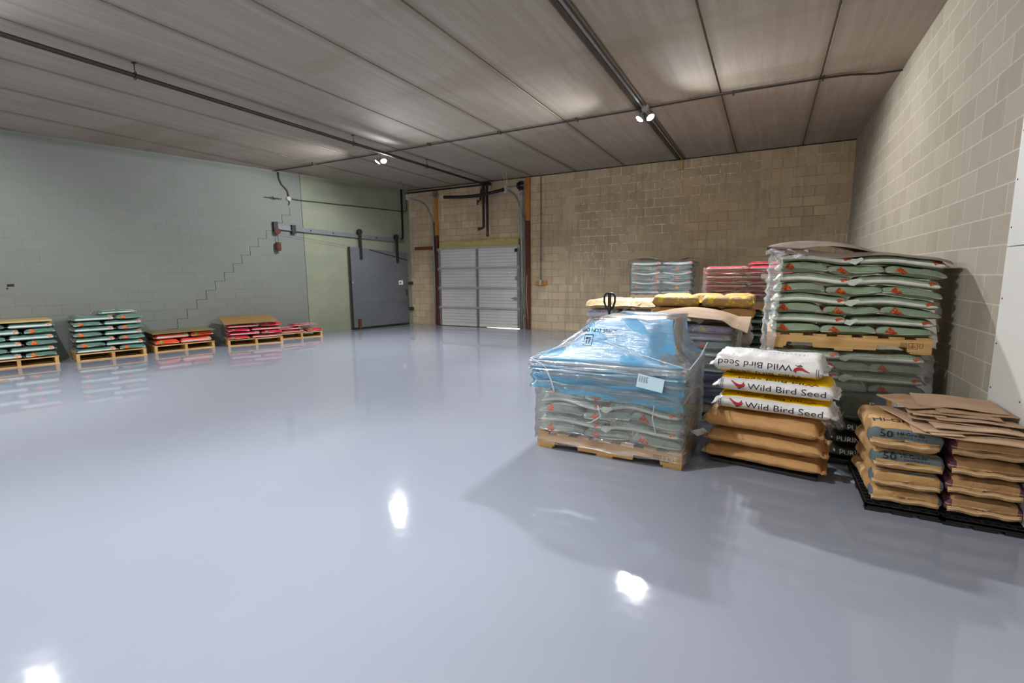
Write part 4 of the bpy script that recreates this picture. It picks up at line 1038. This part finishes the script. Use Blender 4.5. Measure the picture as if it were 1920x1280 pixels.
def sheetU(u, v, w_, d_, ox, oy):
    return defU1(gx + ox + u * w_, gy + oy + v * d_, 1.722) - 1.72
cover((gx - .02, gy - .05, 1.722), 0, gw + .09, gd + .02, lambda u, v: sheetU(min(u, .93), v, gw + .09, gd, -.02, -.05) + .008 + .006 * math.sin(u * 13 + 1) - .40 * max(0, .09 - v) * (1 + .4 * math.sin(u * 6)) - .5 * max(0, u - .93), .005, M['greycover'],
      'thin dusty slip sheet lying flat on the tall green stack', 'slip_sheet')
cover((gx - .05, gy + .02, 1.735), 0, .86, gd - .04, lambda u, v: .006 + .085 * math.sin(u * PI) ** .6 * min(1, v * 4.2) + .034 * max(0, math.sin((u - .32) * PI / .62)) * (1 - min(1, v * 4.2)) * (u > .32) * (u < .94) - .075 * u, .006, M['greycover'],
      'grey brown sheet humped up on top of the tall green stack', 'slip_sheet')
cover((gx - .055, gy - .075, 1.665), 0, .34, .10, lambda u, v: .055 * v + .014 * math.sin(u * 16 + v * 5) - .03 * u, .004, M['filmbunch'], 'crumpled film bunched at the aisle corner of the tall stack top', 'film_bunch', 'plastic wrap', nx=40, ny=10)
fe = MB(); rgk = random.Random(5); F0 = []
for i in range(36):
    z = .52 + (1.70 - .52) * i / 35; xo = gx - .035 - .018 * abs(math.sin(z * 34)) - rgk.random() * .012 + (.03 * max(0, (z - .95) / .75))
    F0.append((xo, z))
nn = len(F0)
for k_, (oy, ox) in enumerate(((.10, .02), (.0, .0), (-.035, .03), (-.05, .075), (-.048, .12))):
    for (x_, z_) in F0: fe.v.append((x_ + ox + rgk.uniform(-.006, .006), gy + oy + rgk.uniform(-.005, .0), z_))
for k_ in range(4):
    for i in range(nn - 1): fe.f.append((k_ * nn + i, (k_ + 1) * nn + i, (k_ + 1) * nn + i + 1, k_ * nn + i + 1))
tag(fe.obj('corner_film', M['filmbunch'], None, True, norm=False), 'crinkled clear film down the aisle corner of the tall stack', 'plastic wrap')

# ---------------- B: wrapped pallet behind the blue one
bx, by = -1.49, 5.25
pallet((bx, by, 0), 0, 1.22, 1.02, 'pine pallet under the film wrapped load with kraft sheet')
def mBB(k, key):
    if k < 4: return B['bluebag'], 'blue bag', None
    if k < 8: return B['slate'], 'slate green bag', None
    return B['multi'], 'mauve printed bag', None
stack((bx, by, PZ), 0, 1.22, 1.02, 10, .083, B['slate'], 'bag', 'under the arched kraft sheet', 'bags under the kraft sheet', keep=('rear_right',), t0=1, sides=('inner', 'corner'), seed=4, matfn=mBB, top_all=False, hide=('front_l',))
wrap((bx, by), 0, 1.22, 1.02, .09, .975, M['filmA'], 'glossy clear film round the load under the kraft sheet', off=.035, seed=7)
cover((bx + .22, by - .10, .985), 0, 1.12, 1.16, lambda u, v: .115 * math.sin(min(1, u * 1.15) * PI) ** .8 * (1 - .15 * v) + .035 * math.sin(u * 7 + 1) * (1 - v) - .10 * max(0, u - .8) * 5 * (1 - v), .006, M['kraftcover'],
      'large kraft slip sheet arched over the film wrapped load', 'slip_sheet')

# ---------------- C: kraft sacks with yellow print
pallet((-1.35, 6.42, 0), 0, 1.22, 1.0, 'pallet under the kraft sacks with yellow print')
def mC(k, key):
    if k >= 6: return B['yellowkraft'], 'kraft sack with yellow print', None
    if k == 5: return B['kraft'], 'plain kraft sack', None
    return B['whitesack'], 'white sack', None
stack((-1.35, 6.42, PZ), 0, 1.22, 1.0, 7, .156, B['kraft'], 'sack', 'of the yellow printed load', 'sacks of the yellow printed load', keep=('rear_right',), t0=1, sides=('open', 'wall'), seed=5, matfn=mC, hide=[(k, 'front_l') for k in range(5)] + [(k, 'front_m') for k in range(5)])
# ---------------- D: sunflower seed sacks
dx_, dy_ = -2.44, 7.0
pallet((dx_, dy_, 0), 0, 1.04, 1.0, 'pallet under the white sunflower seed sacks')
def mD(k, key): return (B['tan'], 'cream topped sack', None) if k >= 6 else (B['whitesack'], 'white sack with blue lettering' if k in (4, 5) else 'white sack', None)
n0 = set(COL.objects)
stack((dx_, dy_, PZ), 0, 1.04, 1.0, 7, .141, B['whitesack'], 'sack', 'of the sunflower seed load', 'sacks of the sunflower seed load', keep=('rear_left',), t0=2, sides=('open', 'inner'), seed=6, matfn=mD)
for o in [o for o in COL.objects if o not in n0 and 'blue lettering' in o['label'] and 'front' in o['label']]:
    if 'fourth' in o['label'] or 'sixth' in o['label'] and 'end' in o['label']:
        if abs(o.rotation_euler.z) < .3: put_text(o, 'SUNFLOWER for WILD BIRDS', M['inkblue'], 'front', .0, .098, .050, .72, bold=.01)
tag(MB().box(-2.2, 7.25, 1.135, -1.95, 7.31, 1.15).obj('paper_scrap', M['whitepaper']), 'small white paper scrap on the cream topped sacks', 'paper')

# ---------------- E: slate green double stack by the back wall
ex, ey = -2.52, 10.0
pallet((ex, ey, 0), 0, 1.2, 1.0, 'floor pallet of the slate green stack nearest the back wall')
stack((ex, ey, PZ), 0, 1.2, 1.0, 8, .1, B['slate'], 'slate green bag', 'of the lower back wall load', 'bags of the lower back wall load', t0=2, keep=(), sides=('open', 'inner'), seed=7, top_all=False)
pallet((ex, ey, .943), 0, 1.2, 1.0, 'raised pallet of the slate green stack nearest the back wall')
def defE(p):
    q = p.copy(); h = np.clip((p[:, 2] - 1.08) / .7, 0, 1); u = (p[:, 0] - ex) / 1.2
    q[:, 2] += .018 * np.sin(h * PI) * np.cos(u * 4 * PI); q[:, 0] += .03 * h; return q
stack((ex, ey, 1.086), 0, 1.2, 1.0, 7, .095, B['slate'], 'slate green bag', 'of the raised back wall load', 'bags of the raised back wall load', t0=1, keep=('rear_right',), sides=('open', 'inner'), seed=8, deform=defE)
wrap((ex, ey), 0, 1.2, 1.0, 1.0, 1.73, M['film'], 'shiny clear film round the raised slate green load', off=.03, seed=9)
cover((ex - .02, ey - .04, 1.76), 0, 1.30, 1.05, lambda u, v: .02 + .035 * math.sin(u * 6.5) * (1 - v) + .05 * math.exp(-((u - .86) / .1) ** 2), .005, M['filmA'], 'crumpled film cap on the slate green stack', 'plastic_sheet', 'plastic wrap')

# ---------------- F: red bags on green ones
fx, fy = -.87, 8.0
pallet((fx, fy, 0), 0, 1.22, 1.0, 'floor pallet under the dull green bags below the red ones')
stack((fx, fy, PZ), 0, 1.22, 1.0, 8, .1, B['greenback'], 'dull green bag', 'beneath the raised red load', 'dull green bags beneath the red load', t0=1, keep=(), sides=('open', 'wall'), seed=10, top_all=False)
pallet((fx, fy, .943), 0, 1.22, 1.0, 'raised pallet carrying the red bags')
stack((fx, fy, 1.086), 0, 1.22, 1.0, 8, .0655, B['red'], 'red bag', 'of the raised red load', 'red bags of the raised load', t0=2, keep=('rear_left',), sides=('open', 'wall'), seed=11)
bag((-.03, 8.35, 1.613), .1, .5, .35, .06, B['redbright'], 'single bright red bag lying loose on top of the red load', 'bag', seed=77)
wrap((fx, fy), 0, 1.22, 1.0, 1.0, 1.59, M['film'], 'shiny film round the raised red load', off=.035, seed=12)
t_ = tag(MB().box(.0 - .10, fy - .055, 1.42, .11 - .10 + .02, fy - .052, 1.48).obj('pallet_label', M['whitepaper']), 'white label on the film of the red load', 'label')

# ---------------- pallet jack
jk = empty('pallet_jack', (-1.93, 6.55, 0), 0, 'black handled pallet jack standing between the loads', 'pallet jack')
jkm = plain('worn jack paint', '#3b3f45', .5, .3)
for s_ in (-1, 1):
    fk = MB().box(s_ * .20 - .075, .15, .075, s_ * .20 + .075, 1.25, .098, bev=.008).obj('fork', jkm, jk)
    MB().tube([(s_ * .2 - .03, 1.12, .04), (s_ * .2 + .03, 1.12, .04)], .039, 14).obj('load_roller', M['black'], fk, 'auto')
    MB().tube([(s_ * .07 - .025, .0, .085), (s_ * .07 + .025, .0, .085)], .085, 18).obj('steer_wheel', M['black'], jk, 'auto')
MB().box(-.28, .08, .10, .28, .2, .40, bev=.02).obj('housing', jkm, jk)
MB().tube([(0, 0, .16), (0, 0, .48)], .055, 16).obj('pump_body', jkm, jk, 'auto')
MB().tube([(0, .0, .42), (0, -.02, 1.0)], .017, 10).obj('handle_tube', M['black'], jk, 'auto')
lp = [(0, -.02, .99), (-.05, -.02, 1.05), (-.075, -.02, 1.12), (-.075, -.02, 1.20), (-.05, -.02, 1.235), (0, -.02, 1.24), (.05, -.02, 1.235), (.075, -.02, 1.20), (.075, -.02, 1.12), (.05, -.02, 1.05), (0, -.02, .99)]
MB().tube(lp, .014, 10).obj('handle_loop', M['black'], jk, True)
MB().box(-.022, -.035, .99, .022, -.005, 1.23, bev=.006).obj('release_lever', M['black'], jk)

# ---------------- H: bird seed over brown sacks
yw = R(-8.2)
mid = Vector((.02, 3.965, 0)); nrm = Vector((math.sin(-yw), math.cos(yw), 0)); rt_ = Vector((math.cos(yw), math.sin(yw), 0))
base = MB().box(-.37, .03, 0, .37, .42, .028, bev=.004).obj('slip_board', M['black'], None, loc=tuple(mid), rot=(0, 0, yw)); tag(base, 'black low board under the brown paper sacks', 'board')
def H_at(dx, dy, z): p = mid + rt_ * dx + nrm * (dy + .235); return (p.x, p.y, z)
kw = dict(n=2.7, m=2.3, endp=.13, NL=34, NT=44, wr=.008, seam=.03, fold=.9)
def arch(a, c=(.0, .0)):
    def f(p):
        q = p.copy(); u = (p[:, 0] - mid.x) / .41; q[:, 2] += a * (1 - u * u) - a; return q
    return f
bag(H_at(-.01, 0, .03), yw + .01, .86, .46, .118, B['kraft'], 'brown paper sack, bottom of the stack under the bird seed', 'sack', 'brown sacks under the bird seed', 'paper_sack', 21, **kw)
bag(H_at(.0, .0, .15), yw - .01, .85, .46, .128, B['kraft'], 'brown paper sack, middle one of three under the bird seed', 'sack', 'brown sacks under the bird seed', 'paper_sack', 22, **kw)
bs3 = bag(H_at(-.03, .0, .28), yw, .84, .46, .150, B['kraft'], 'brown paper sack with pale patch, directly under the bird seed', 'sack', 'brown sacks under the bird seed', 'paper_sack', 23, **kw)
w1 = bag(H_at(.04, .02, .432), yw, .84, .44, .140, B['bird'], 'white bird seed sack, lowest of the three', 'sack', 'bird seed sacks', 'seed_sack', 24, **kw)
w2 = bag(H_at(.045, .02, .574), yw + .015, .84, .44, .148, B['bird'], 'white bird seed sack, middle of the three', 'sack', 'bird seed sacks', 'seed_sack', 25, **kw)
def flipmat():
    m = Mat('bird seed sack lying face down', .45, .35); v = m.coord(attr='rest'); x, y, z = m.xyz(v); ov = m.coord()
    c = m.mix(m.noise(ov, 5, 3).ramp(.3, .7), hexc('#c9c5c2'), hexc('#d6d3d0'))
    c = m.mix(z.lt(.17), c, hexc('#e2b400'))
    bars = ((x - .83).abs().lt(.006)).mx((x - .86).abs().lt(.006)) * z.gt(.05) * z.lt(.60)
    c = m.mix(bars, c, hexc('#222222'))
    dots = z.gt(.86) * (y + .15).abs().lt(.10) * x.gt(-.35) * x.lt(.65) * ((x * 14).fract()).lt(.35) * m.noise(ov, 80, 1).gt(.42)
    c = m.mix(dots * .8, c, hexc('#55555c'))
    m.color(c); m.bump(m.noise(m.scale(ov, (7, 13, 13)), 1.5, 5, .6, 1.4), .5, .012); return m.m
w3 = bag(H_at(-.01, .02, .724), yw - .02, .80, .44, .180, flipmat(), 'upside down white bird seed sack on top of the stack', 'sack', 'bird seed sacks', 'seed_sack', 26, **kw)
for s_, zc in ((w1, .068), (w2, .072)):
    put_text(s_, 'Wild Bird Seed', M['ink'], 'front', .085, zc - .006, .064, 1.3)
    put_poly(s_, BIRD, M['inkred'], 'front', -.235, zc + .004, .044, -.10, 'red_bird'); put_poly(s_, TWIG, M['inkgreen'], 'front', -.235, zc + .004, .038, 0, 'green_twig')
    put_text(s_, 'Wild Bird Seed', M['ink'], 'top', .02, -.165 if s_ is w2 else -.13, .038, 2.3, rot=PI)
put_text(w3, 'Wild Bird Seed', M['ink'], 'front', -.075, .093, .064, 1.3, rot=PI)
put_poly(w3, BIRD, M['inkred'], 'front', .235, .082, .044, PI + .1, 'red_bird'); put_poly(w3, TWIG, M['inkgreen'], 'front', .235, .082, .038, PI, 'green_twig')
put_text(w3, 'Wild Bird Seed', M['ink'], 'front', .0, .022, .05, 1.6, rot=PI)
q4 = [(-.36, -.12), (-.20, -.13), (-.20, -.02), (-.34, -.02)]
lay(bs3, q4, [(0, 1, 2, 3)], plain('pale glued patch', '#b99868', .8), 'top', 'glue_patch', cuts=.02)['label'] = 'pale rectangular patch'
q = [(-.43, 4.06, .235), (-.34, 4.02, .24), (-.33, 4.04, .19), (-.40, 4.07, .20)]
tag(MB().add([(-.50, 4.04, .222), (-.40, 4.05, .26), (-.37, 4.12, .205), (-.45, 4.10, .17), (-.49, 4.045, .219), (-.395, 4.055, .257), (-.365, 4.125, .202), (-.445, 4.105, .167)], [(0, 1, 2, 3), (7, 6, 5, 4), (0, 4, 5, 1), (1, 5, 6, 2), (2, 6, 7, 3), (3, 7, 4, 0)]).obj('paper_tag', M['whitepaper']), 'white torn tag poking out at the brown sack ends', 'paper')

# ---------------- I: dark feed bags behind the kraft sacks
ikw = dict(n=2.8, m=2.2, endp=.2, wr=.010, seam=.03, NL=26, NT=34)
tag(MB().box(.46, 4.41, .0, 1.30, 5.0, .045, bev=.01).obj('slip_board', M['black']), 'black low board under the dark lettered bags', 'board')
for k, (xx, z, nm) in enumerate(((.80, .048, 'bottom'), (.79, .150, 'middle'), (.84, .252, 'upper'))):
    o = bag((xx, 4.62, z), [.03, -.04, .02][k], .64, .40, .1, B['dark'], 'dark green bag with white lettering, %s one beside the kraft sacks' % nm, 'bag', 'dark lettered bags', 'feed_bag', 40 + k, **ikw)
    put_text(o, 'PURINA', M['inkwhite'], 'front', -.14, .050, .048, 1.15)
    for i in range(2):
        for j in range(2): lay(o, [(-.285 + i * .012, .05 + j * .012), (-.273 + i * .012, .05 + j * .012), (-.273 + i * .012, .062 + j * .012), (-.285 + i * .012, .062 + j * .012)], [(0, 1, 2, 3)], M['inkred'] if (i + j) % 2 == 0 else M['inkwhite'], 'front', 'checker_mark')
def darktop():
    m = Mat('dark bag with gold band', .3, .5); v = m.coord(attr='rest'); x, y, z = m.xyz(v); ov = m.coord()
    c = m.mix(m.noise(ov, 6, 3).ramp(.3, .7), hexc('#2c362e'), hexc('#3c453c'))
    c = m.mix(x.gt(-.25) * x.lt(-.02), c, hexc('#3a424c'))
    rows = (y * 9).fract().lt(.5) * m.noise(m.scale(ov, (60, 6, 6)), 1, 1).gt(.48)
    c = m.mix(x.gt(.06), c, m.mix(rows * .75, hexc('#b5b3ac'), hexc('#4a4a48')))
    c = m.mix(x.gt(-.02) * x.lt(.08), c, hexc('#8f6a2a'))
    m.color(c); m.bump(m.noise(ov, 9, 5, .6, 1.2), .5, .012); return m.m
o = bag((.88, 4.62, .372), -.12, .66, .44, .13, darktop(), 'dark bag with gold band and white panel, top of the dark ones', 'bag', 'dark lettered bags', 'feed_bag', 44, roll=R(12), **ikw)
put_text(o, 'P', M['inkwhite'], 'top', -.10, -.06, .07)
cover((.44, 4.30, .30), .4, .16, .10, lambda u, v: .14 * v + .02 * math.sin(u * 14) + .02 * math.sin(v * 17), .002, M['film'], 'scrunched clear plastic at the torn end of a dark bag', 'plastic_scrap', 'plastic', nx=20, ny=14)
tag(MB().box(0, 0, 0, .045, .002, .14).obj('bag_tag', M['whitepaper'], None, loc=(.505, 4.37, .36), rot=(R(-12), R(-14), 0)), 'narrow white tag hanging on the top dark bag', 'label')

def sewn_end(o, L, W, T, seed):
    """folded and stitched strip across the end of a paper sack"""
    rg = random.Random(seed); b = MB(); n = 22; ph = rg.uniform(0, 6)
    z0 = T * .40
    for i in range(n + 1):
        t = i / n - .5; y = t * W; w_ = .004 * math.sin(t * 14 + ph) + .010 * abs(t) ** 2
        b.v += [(-L / 2 - .001, y, z0 + w_), (-L / 2 - .010 - .003 * math.sin(t * 20 + ph), y, z0 + w_ - .004), (-L / 2 - .011 - .003 * math.sin(t * 17), y, z0 + w_ - .030), (-L / 2 - .005, y, z0 + w_ - .031)]
    for i in range(n):
        for k_ in range(4): b.f.append((i * 4 + k_, i * 4 + (k_ + 1) % 4, (i + 1) * 4 + (k_ + 1) % 4, (i + 1) * 4 + k_))
    b.f += [(0, 1, 2, 3), (n * 4 + 3, n * 4 + 2, n * 4 + 1, n * 4)]
    b.obj('sewn_flap', B['kraftlight'], o, True)
    t_ = MB(); t_.tube([(-L / 2 - .0135, (i / 12 - .5) * W * .98, z0 - .012 + .004 * math.sin((i / 12 - .5) * 14 + ph)) for i in range(13)], .0012, 5); t_.obj('stitching', M['inkwhite'], o, True)

# ---------------- J, K: kraft sacks on black plastic pallets
def plastic_pallet(x, y, w_, d_, lab):
    root = empty('plastic_pallet', (x, y, 0), 0, lab, 'pallet', 'black plastic pallets')
    b = MB(); n = 9; m_ = 14
    for i in range(n): b.box(i * (w_ - .012) / (n - 1), 0, .034, i * (w_ - .012) / (n - 1) + .012, d_, .046)
    for j in range(m_): b.box(0, j * (d_ - .014) / (m_ - 1), .032, w_, j * (d_ - .014) / (m_ - 1) + .014, .0455)
    b.obj('deck_grid', M['black'], root)
    b = MB()
    for a in ((0, 0, w_, .012), (0, d_ - .012, w_, d_), (0, 0, .012, d_), (w_ - .012, 0, w_, d_)): b.box(a[0], a[1], .022, a[2], a[3], .047)
    for xx in (0, w_ / 2 - .05, w_ - .1):
        b.box(xx, 0, .0, xx + .1, .05, .024); b.box(xx, d_ - .05, 0, xx + .1, d_, .024); b.box(xx, d_ / 2 - .03, 0, xx + .1, d_ / 2 + .03, .024)
    b.obj('rim', M['black'], root); return root
plastic_pallet(.625, 3.60, .375, .74, 'black plastic pallet under the kraft sacks with slate bands')
plastic_pallet(1.005, 3.585, .375, .74, 'black plastic pallet against the wall under the plum sided sacks')
jkw = dict(box=True, n=5.0, m=3.2, endp=.09, wr=.006, seam=.008, NL=34, NT=48, fold=.7)
for k, (z, T, dx) in enumerate(((.049, .098, .0), (.148, .115, .005), (.264, .125, .0), (.390, .150, -.01))):
    nm = ('bottom', 'second lowest', 'second from top', 'top')[k]
    o = bag((.825 + dx, 3.99 - .01 * (k % 2), z), PI / 2 + [.02, -.015, .01, -.05][k], .64, .365, T, B['hig' if k > 1 else 'higlow'], ('kraft sack with slate end band and bold 50, %s of its pile' if k > 1 else 'kraft sack with plain end, %s of the pile with slate bands') % nm, 'sack', 'slate banded kraft sacks', 'paper_sack', 60 + k, **jkw)
    if k >= 1:
        zc = T * .72
        if k >= 2:
            put_text(o, '50', M['ink'], 'end', -.09, zc - .004, .056, 1.25, bold=.02)
            put_text(o, 'Hi-Grade', M['ink'], 'end', .03, zc + .006, .026, 1.35, bold=.02)
            for r_ in range(2):
                lay(o, sum([[(-.02 + i * .017, zc - .014 - r_ * .007), (-.008 + i * .017, zc - .014 - r_ * .007), (-.008 + i * .017, zc - .0115 - r_ * .007), (-.02 + i * .017, zc - .0115 - r_ * .007)] for i in range(8)], []), [(4 * i, 4 * i + 1, 4 * i + 2, 4 * i + 3) for i in range(8)], M['ink'], 'end', 'small_print', cuts=.03)
    if k == 3:
        vs, fs = text_mesh('Hi-Grade', .02)
        lay(o, [(-.12 + v.y * .10, v.x * -.075) for v in vs], fs, M['ink'], 'top', 'lettering')
    sewn_end(o, .64, .34, T, k)
for k, (z, T) in enumerate(((.049, .118), (.168, .122), (.292, .112), (.406, .118))):
    nm = ('bottom', 'second lowest', 'second from top', 'top')[k]
    o = bag((1.195, 3.985, z), PI / 2 + [.01, -.01, .015, -.01][k], .66, .355, T, B['plum'], 'kraft sack with plum sides, %s of its pile' % nm, 'sack', 'plum sided kraft sacks', 'paper_sack', 70 + k, **jkw)
    sewn_end(o, .66, .33, T, k + 9)

# ---------------- L: flattened cardboard
def sheet(i, cx, cy, z, sx, sy, yaw, tx, ty, mat, lab, bend=.0, notch=False, th=.006):
    b = MB(); nx, ny = 14, 8; rg = random.Random(i)
    ph = rg.uniform(0, 6)
    pts = {}
    for s_ in (0, 1):
        for a in range(nx + 1):
            for c in range(ny + 1):
                u, v_ = a / nx - .5, c / ny - .5
                x, y = u * sx, v_ * sy
                if notch and c == 0: y += .03 * (a % 5 == 0)
                zz = bend * (1 - 4 * u * u) + .003 * math.sin(u * 9 + ph) + .002 * math.sin(v_ * 11 + ph) + s_ * th
                b.v.append((x, y, zz))
    n = (nx + 1) * (ny + 1); q = lambda a, c, s_: s_ * n + a * (ny + 1) + c
    for a in range(nx):
        for c in range(ny): b.f += [(q(a, c, 1), q(a + 1, c, 1), q(a + 1, c + 1, 1), q(a, c + 1, 1)), (q(a, c, 0), q(a, c + 1, 0), q(a + 1, c + 1, 0), q(a + 1, c, 0))]
        for c in (0, ny): b.f.append((q(a, c, 0), q(a + 1, c, 0), q(a + 1, c, 1), q(a, c, 1)))
    for c in range(ny):
        for a in (0, nx): b.f.append((q(a, c, 0), q(a, c + 1, 0), q(a, c + 1, 1), q(a, c, 1)))
    o = b.obj('cardboard_sheet', mat, None, 'auto', loc=(cx, cy, z), rot=(R(tx), R(ty), R(yaw)))
    return tag(o, lab, 'cardboard', 'flattened cardboard on the kraft sacks')
C1, C2 = M['card'], M['card2']
SH = [(1.10, 3.86, .542, .50, .62, -6, 0, .4, C1, 'widest flattened carton, lowest of the pile, jutting to the front'),
      (1.04, 3.90, .556, .48, .56, 14, .3, .6, C2, 'skewed flattened carton with a corner over the slate banded sack'),
      (1.13, 3.93, .570, .42, .58, 3, 0, .3, C2, 'flattened carton just above the skewed one'),
      (1.10, 3.98, .584, .46, .50, -9, 0, .5, C1, 'flattened carton in the middle of the pile, turned slightly'),
      (1.15, 4.00, .598, .40, .52, 4, 0, 1.0, C2, 'flattened carton under the folded one'),
      (1.07, 4.02, .612, .44, .44, -3, 0, -.3, C1, 'folded carton high in the pile, open gap beneath'),
      (1.16, 4.04, .627, .38, .40, 7, 0, .3, C1, 'small flattened carton second from the pile top'),
      (1.13, 4.07, .642, .42, .36, -4, 0, .8, C2, 'topmost flattened carton next to the white board'),
      (.93, 4.05, .628, .30, .36, 20, 0, 1.0, C1, 'short flattened carton poking over the dark bag')]
for i, (cx, cy, z, sx, sy, yw_, tx, ty, mt, lb_) in enumerate(SH):
    o = sheet(i, cx, cy, z, sx, sy, yw_, tx, ty, mt, lb_, bend=.004 * (i % 3))
    if i in (1, 5): MB().box(-sx / 2 + .02, -sy / 2 - .035, -.004, -sx / 2 + .18, -sy / 2, .002, bev=.0015).obj('torn_flap', C2, o)
    if i == 5: MB().box(.0, -sy / 2 - .001, .0062, .12, -sy / 2 + .05, .0075).obj('packing_tape', plain('clear brown tape', '#9f9488', .25), o)
    if i == 0: MB().box(.08, -sy / 2 + .06, .0065, .2, -sy / 2 + .10, .0085).obj('paper_label', plain('grey label', '#80807c', .5), o)

# ================================================================== LEFT WALL LOADS
def ly(p): return Vector((p[0], p[1], 0))
def stack3(origin, yaw, w, d, n, pitch, matname, look, where, group, t0=1, seed=0, top_extra=(), z0=PZ):
    rg = random.Random(seed); Rz = Matrix.Rotation(yaw, 3, 'Z'); T = pitch * .98
    for k in range(n):
        t = (k + t0) % 2
        it = [('front', .31, d * .255, 0, .62, d * .51), ('front', .83, min(.30, d * .48), 1, min(.60, d * .96), .41), ('rear long side', .31, d * .755, 0, .62, d * .48)]
        for place, x, y, turn, L, W in it:
            if t: x = 1.04 - x
            side = 'toward corner' if (x > .5) else 'away from corner'
            if place.startswith('rear'): place = 'against wall'; side = ''
            p = Vector(origin) + Rz @ Vector((x * w / 1.04 + rg.uniform(-.01, .01), y, 0))
            bag((p.x, p.y, z0 + k * pitch + .001), yaw + (PI / 2 if turn else 0) + rg.uniform(-.03, .03), L * w / 1.04 * (.99 if not turn else 1.0), W * (1 if not turn else w / 1.04) * .98, T, B[matname],
                ('%s, %s layer %s, %s %s' % (look, ORD[k], where, 'front' if side else place, side)).strip(), 'bag', group, seed=rg.randrange(10 ** 6), n=4.0, m=2.4, endp=.17, wr=.006, NL=18, NT=26)
d_ = .80
P1 = ly((-11.22, 3.714)) - LT * 1.04; P1.z = 0
pallet_front_ends(P1, LYAW, 1.04, .70, 'low pallet cut off by the picture edge, left wall', 'left wall pallets')
stack3(P1, LYAW, 1.04, .68, 6, .104, 'forest', 'forest green bag', 'under the thick tan panel', 'forest bags under the tan panel', 0, 31)
P2 = ly((-11.07, 3.90))
pallet_front_ends(P2, LYAW, 1.05, d_, 'pallet under the tallest forest green load, left wall', 'left wall pallets')
stack3(P2, LYAW, 1.05, .78, 7, .098, 'forest', 'forest green bag', 'of the uncovered green load', 'forest bags of the uncovered load', 0, 32)
Rz = Matrix.Rotation(LYAW, 3, 'Z')
p = P2 + Rz @ Vector((.66, .36, 0)); bag((p.x, p.y, .832), LYAW + .25, .62, .40, .085, B['forest'], 'forest green bag lying askew on top of the uncovered green load', 'bag', 'forest bags of the uncovered load', seed=91, wr=.01)
P3 = ly((-10.91, 5.10))
pallet_front_ends(P3, LYAW, 1.09, .68, 'pallet under the orange red bags with olive panel', 'left wall pallets')
stack3(P3, LYAW, 1.07, .67, 2, .118, 'orange', 'orange red bag', 'under the olive panel', 'orange red bags under the olive panel', 1, 33)
P4 = ly((-10.398, 6.287))
pallet_front_ends(P4, LYAW + R(-12), 1.12, d_, 'pallet under the red bags with tilted plywood', 'left wall pallets')
P4b = P4
stack3(P4, LYAW + R(-12), 1.12, .78, 4, .085, 'redbright', 'bright red bag', 'under the tilted plywood', 'red bags under the tilted plywood', 1, 34)
P5 = ly((-10.366, 7.538)); yaw5 = math.atan2(.955, .406)
pallet_front_ends(P5, yaw5, 1.02, .62, 'low pallet nearest the sliding door', 'left wall pallets')
Rz5 = Matrix.Rotation(yaw5, 3, 'Z')
for k, (x, y, z, a, L, W, T, lab) in enumerate(((.31, .20, .141, .03, .58, .36, .07, 'red bag flat on the lowest load, front, away from the door'), (.83, .30, .141, PI / 2 + .05, .54, .38, .085, 'red bag flat on the lowest load, end nearest the sliding door'),
        (.30, .50, .141, -.03, .56, .22, .07, 'red bag at the rear of the lowest load'), (.28, .26, .213, -.08, .56, .38, .07, 'red bag on the second layer of the lowest load'), (.60, .32, .285, .18, .60, .38, .06, 'red bag lying askew on top of the lowest load'))):
    p = P5 + Rz5 @ Vector((x, y, 0)); bag((p.x, p.y, z), yaw5 + a, L, W, T, B['redbright'], lab, 'bag', 'red bags of the lowest load', seed=120 + k, wr=.009)
def panel(P, yaw, corners, th, mat, label, name):
    Rz_ = Matrix.Rotation(yaw, 3, 'Z'); q = [Rz_ @ Vector(c) for c in corners]; up = (q[1] - q[0]).cross(q[3] - q[0]).normalized() * th
    b = MB().add(q + [v_ + up for v_ in q], [(3, 2, 1, 0), (4, 5, 6, 7), (0, 1, 5, 4), (1, 2, 6, 5), (2, 3, 7, 6), (3, 0, 4, 7)])
    return tag(b.obj(name, mat, None, loc=(P.x, P.y, P.z)), label, 'panel')
panel(P1, LYAW, [(-.05, -.03, .772), (1.01, -.03, .775), (1.01, .705, .775), (-.05, .705, .775)], .03, M['fibreboard'], 'thick tan panel on the green load at the picture edge', 'chip_panel')
panel(P3, LYAW, [(-.02, -.05, .381), (1.10, -.05, .385), (1.10, .685, .388), (-.02, .685, .384)], .014, M['fibredark'], 'thin olive brown panel on the orange red bags', 'thin_panel')
panel(P4, LYAW + R(-12), [(-.05, -.05, .485), (1.02, -.05, .50), (.98, .78, .60), (-.08, .78, .60)], .018, M['plywood'], 'plywood sheet tilted up towards the wall on red bags', 'plywood_sheet')
sc_ = MB().prism([(-10.7, 2.62), (-10.04, 2.71), (-10.15, 2.5), (-10.7, 2.45)], 2, .001, .008).obj('cardboard_scrap', M['card'])
tag(sc_, 'flat cardboard scrap on the floor at the picture edge', 'cardboard')
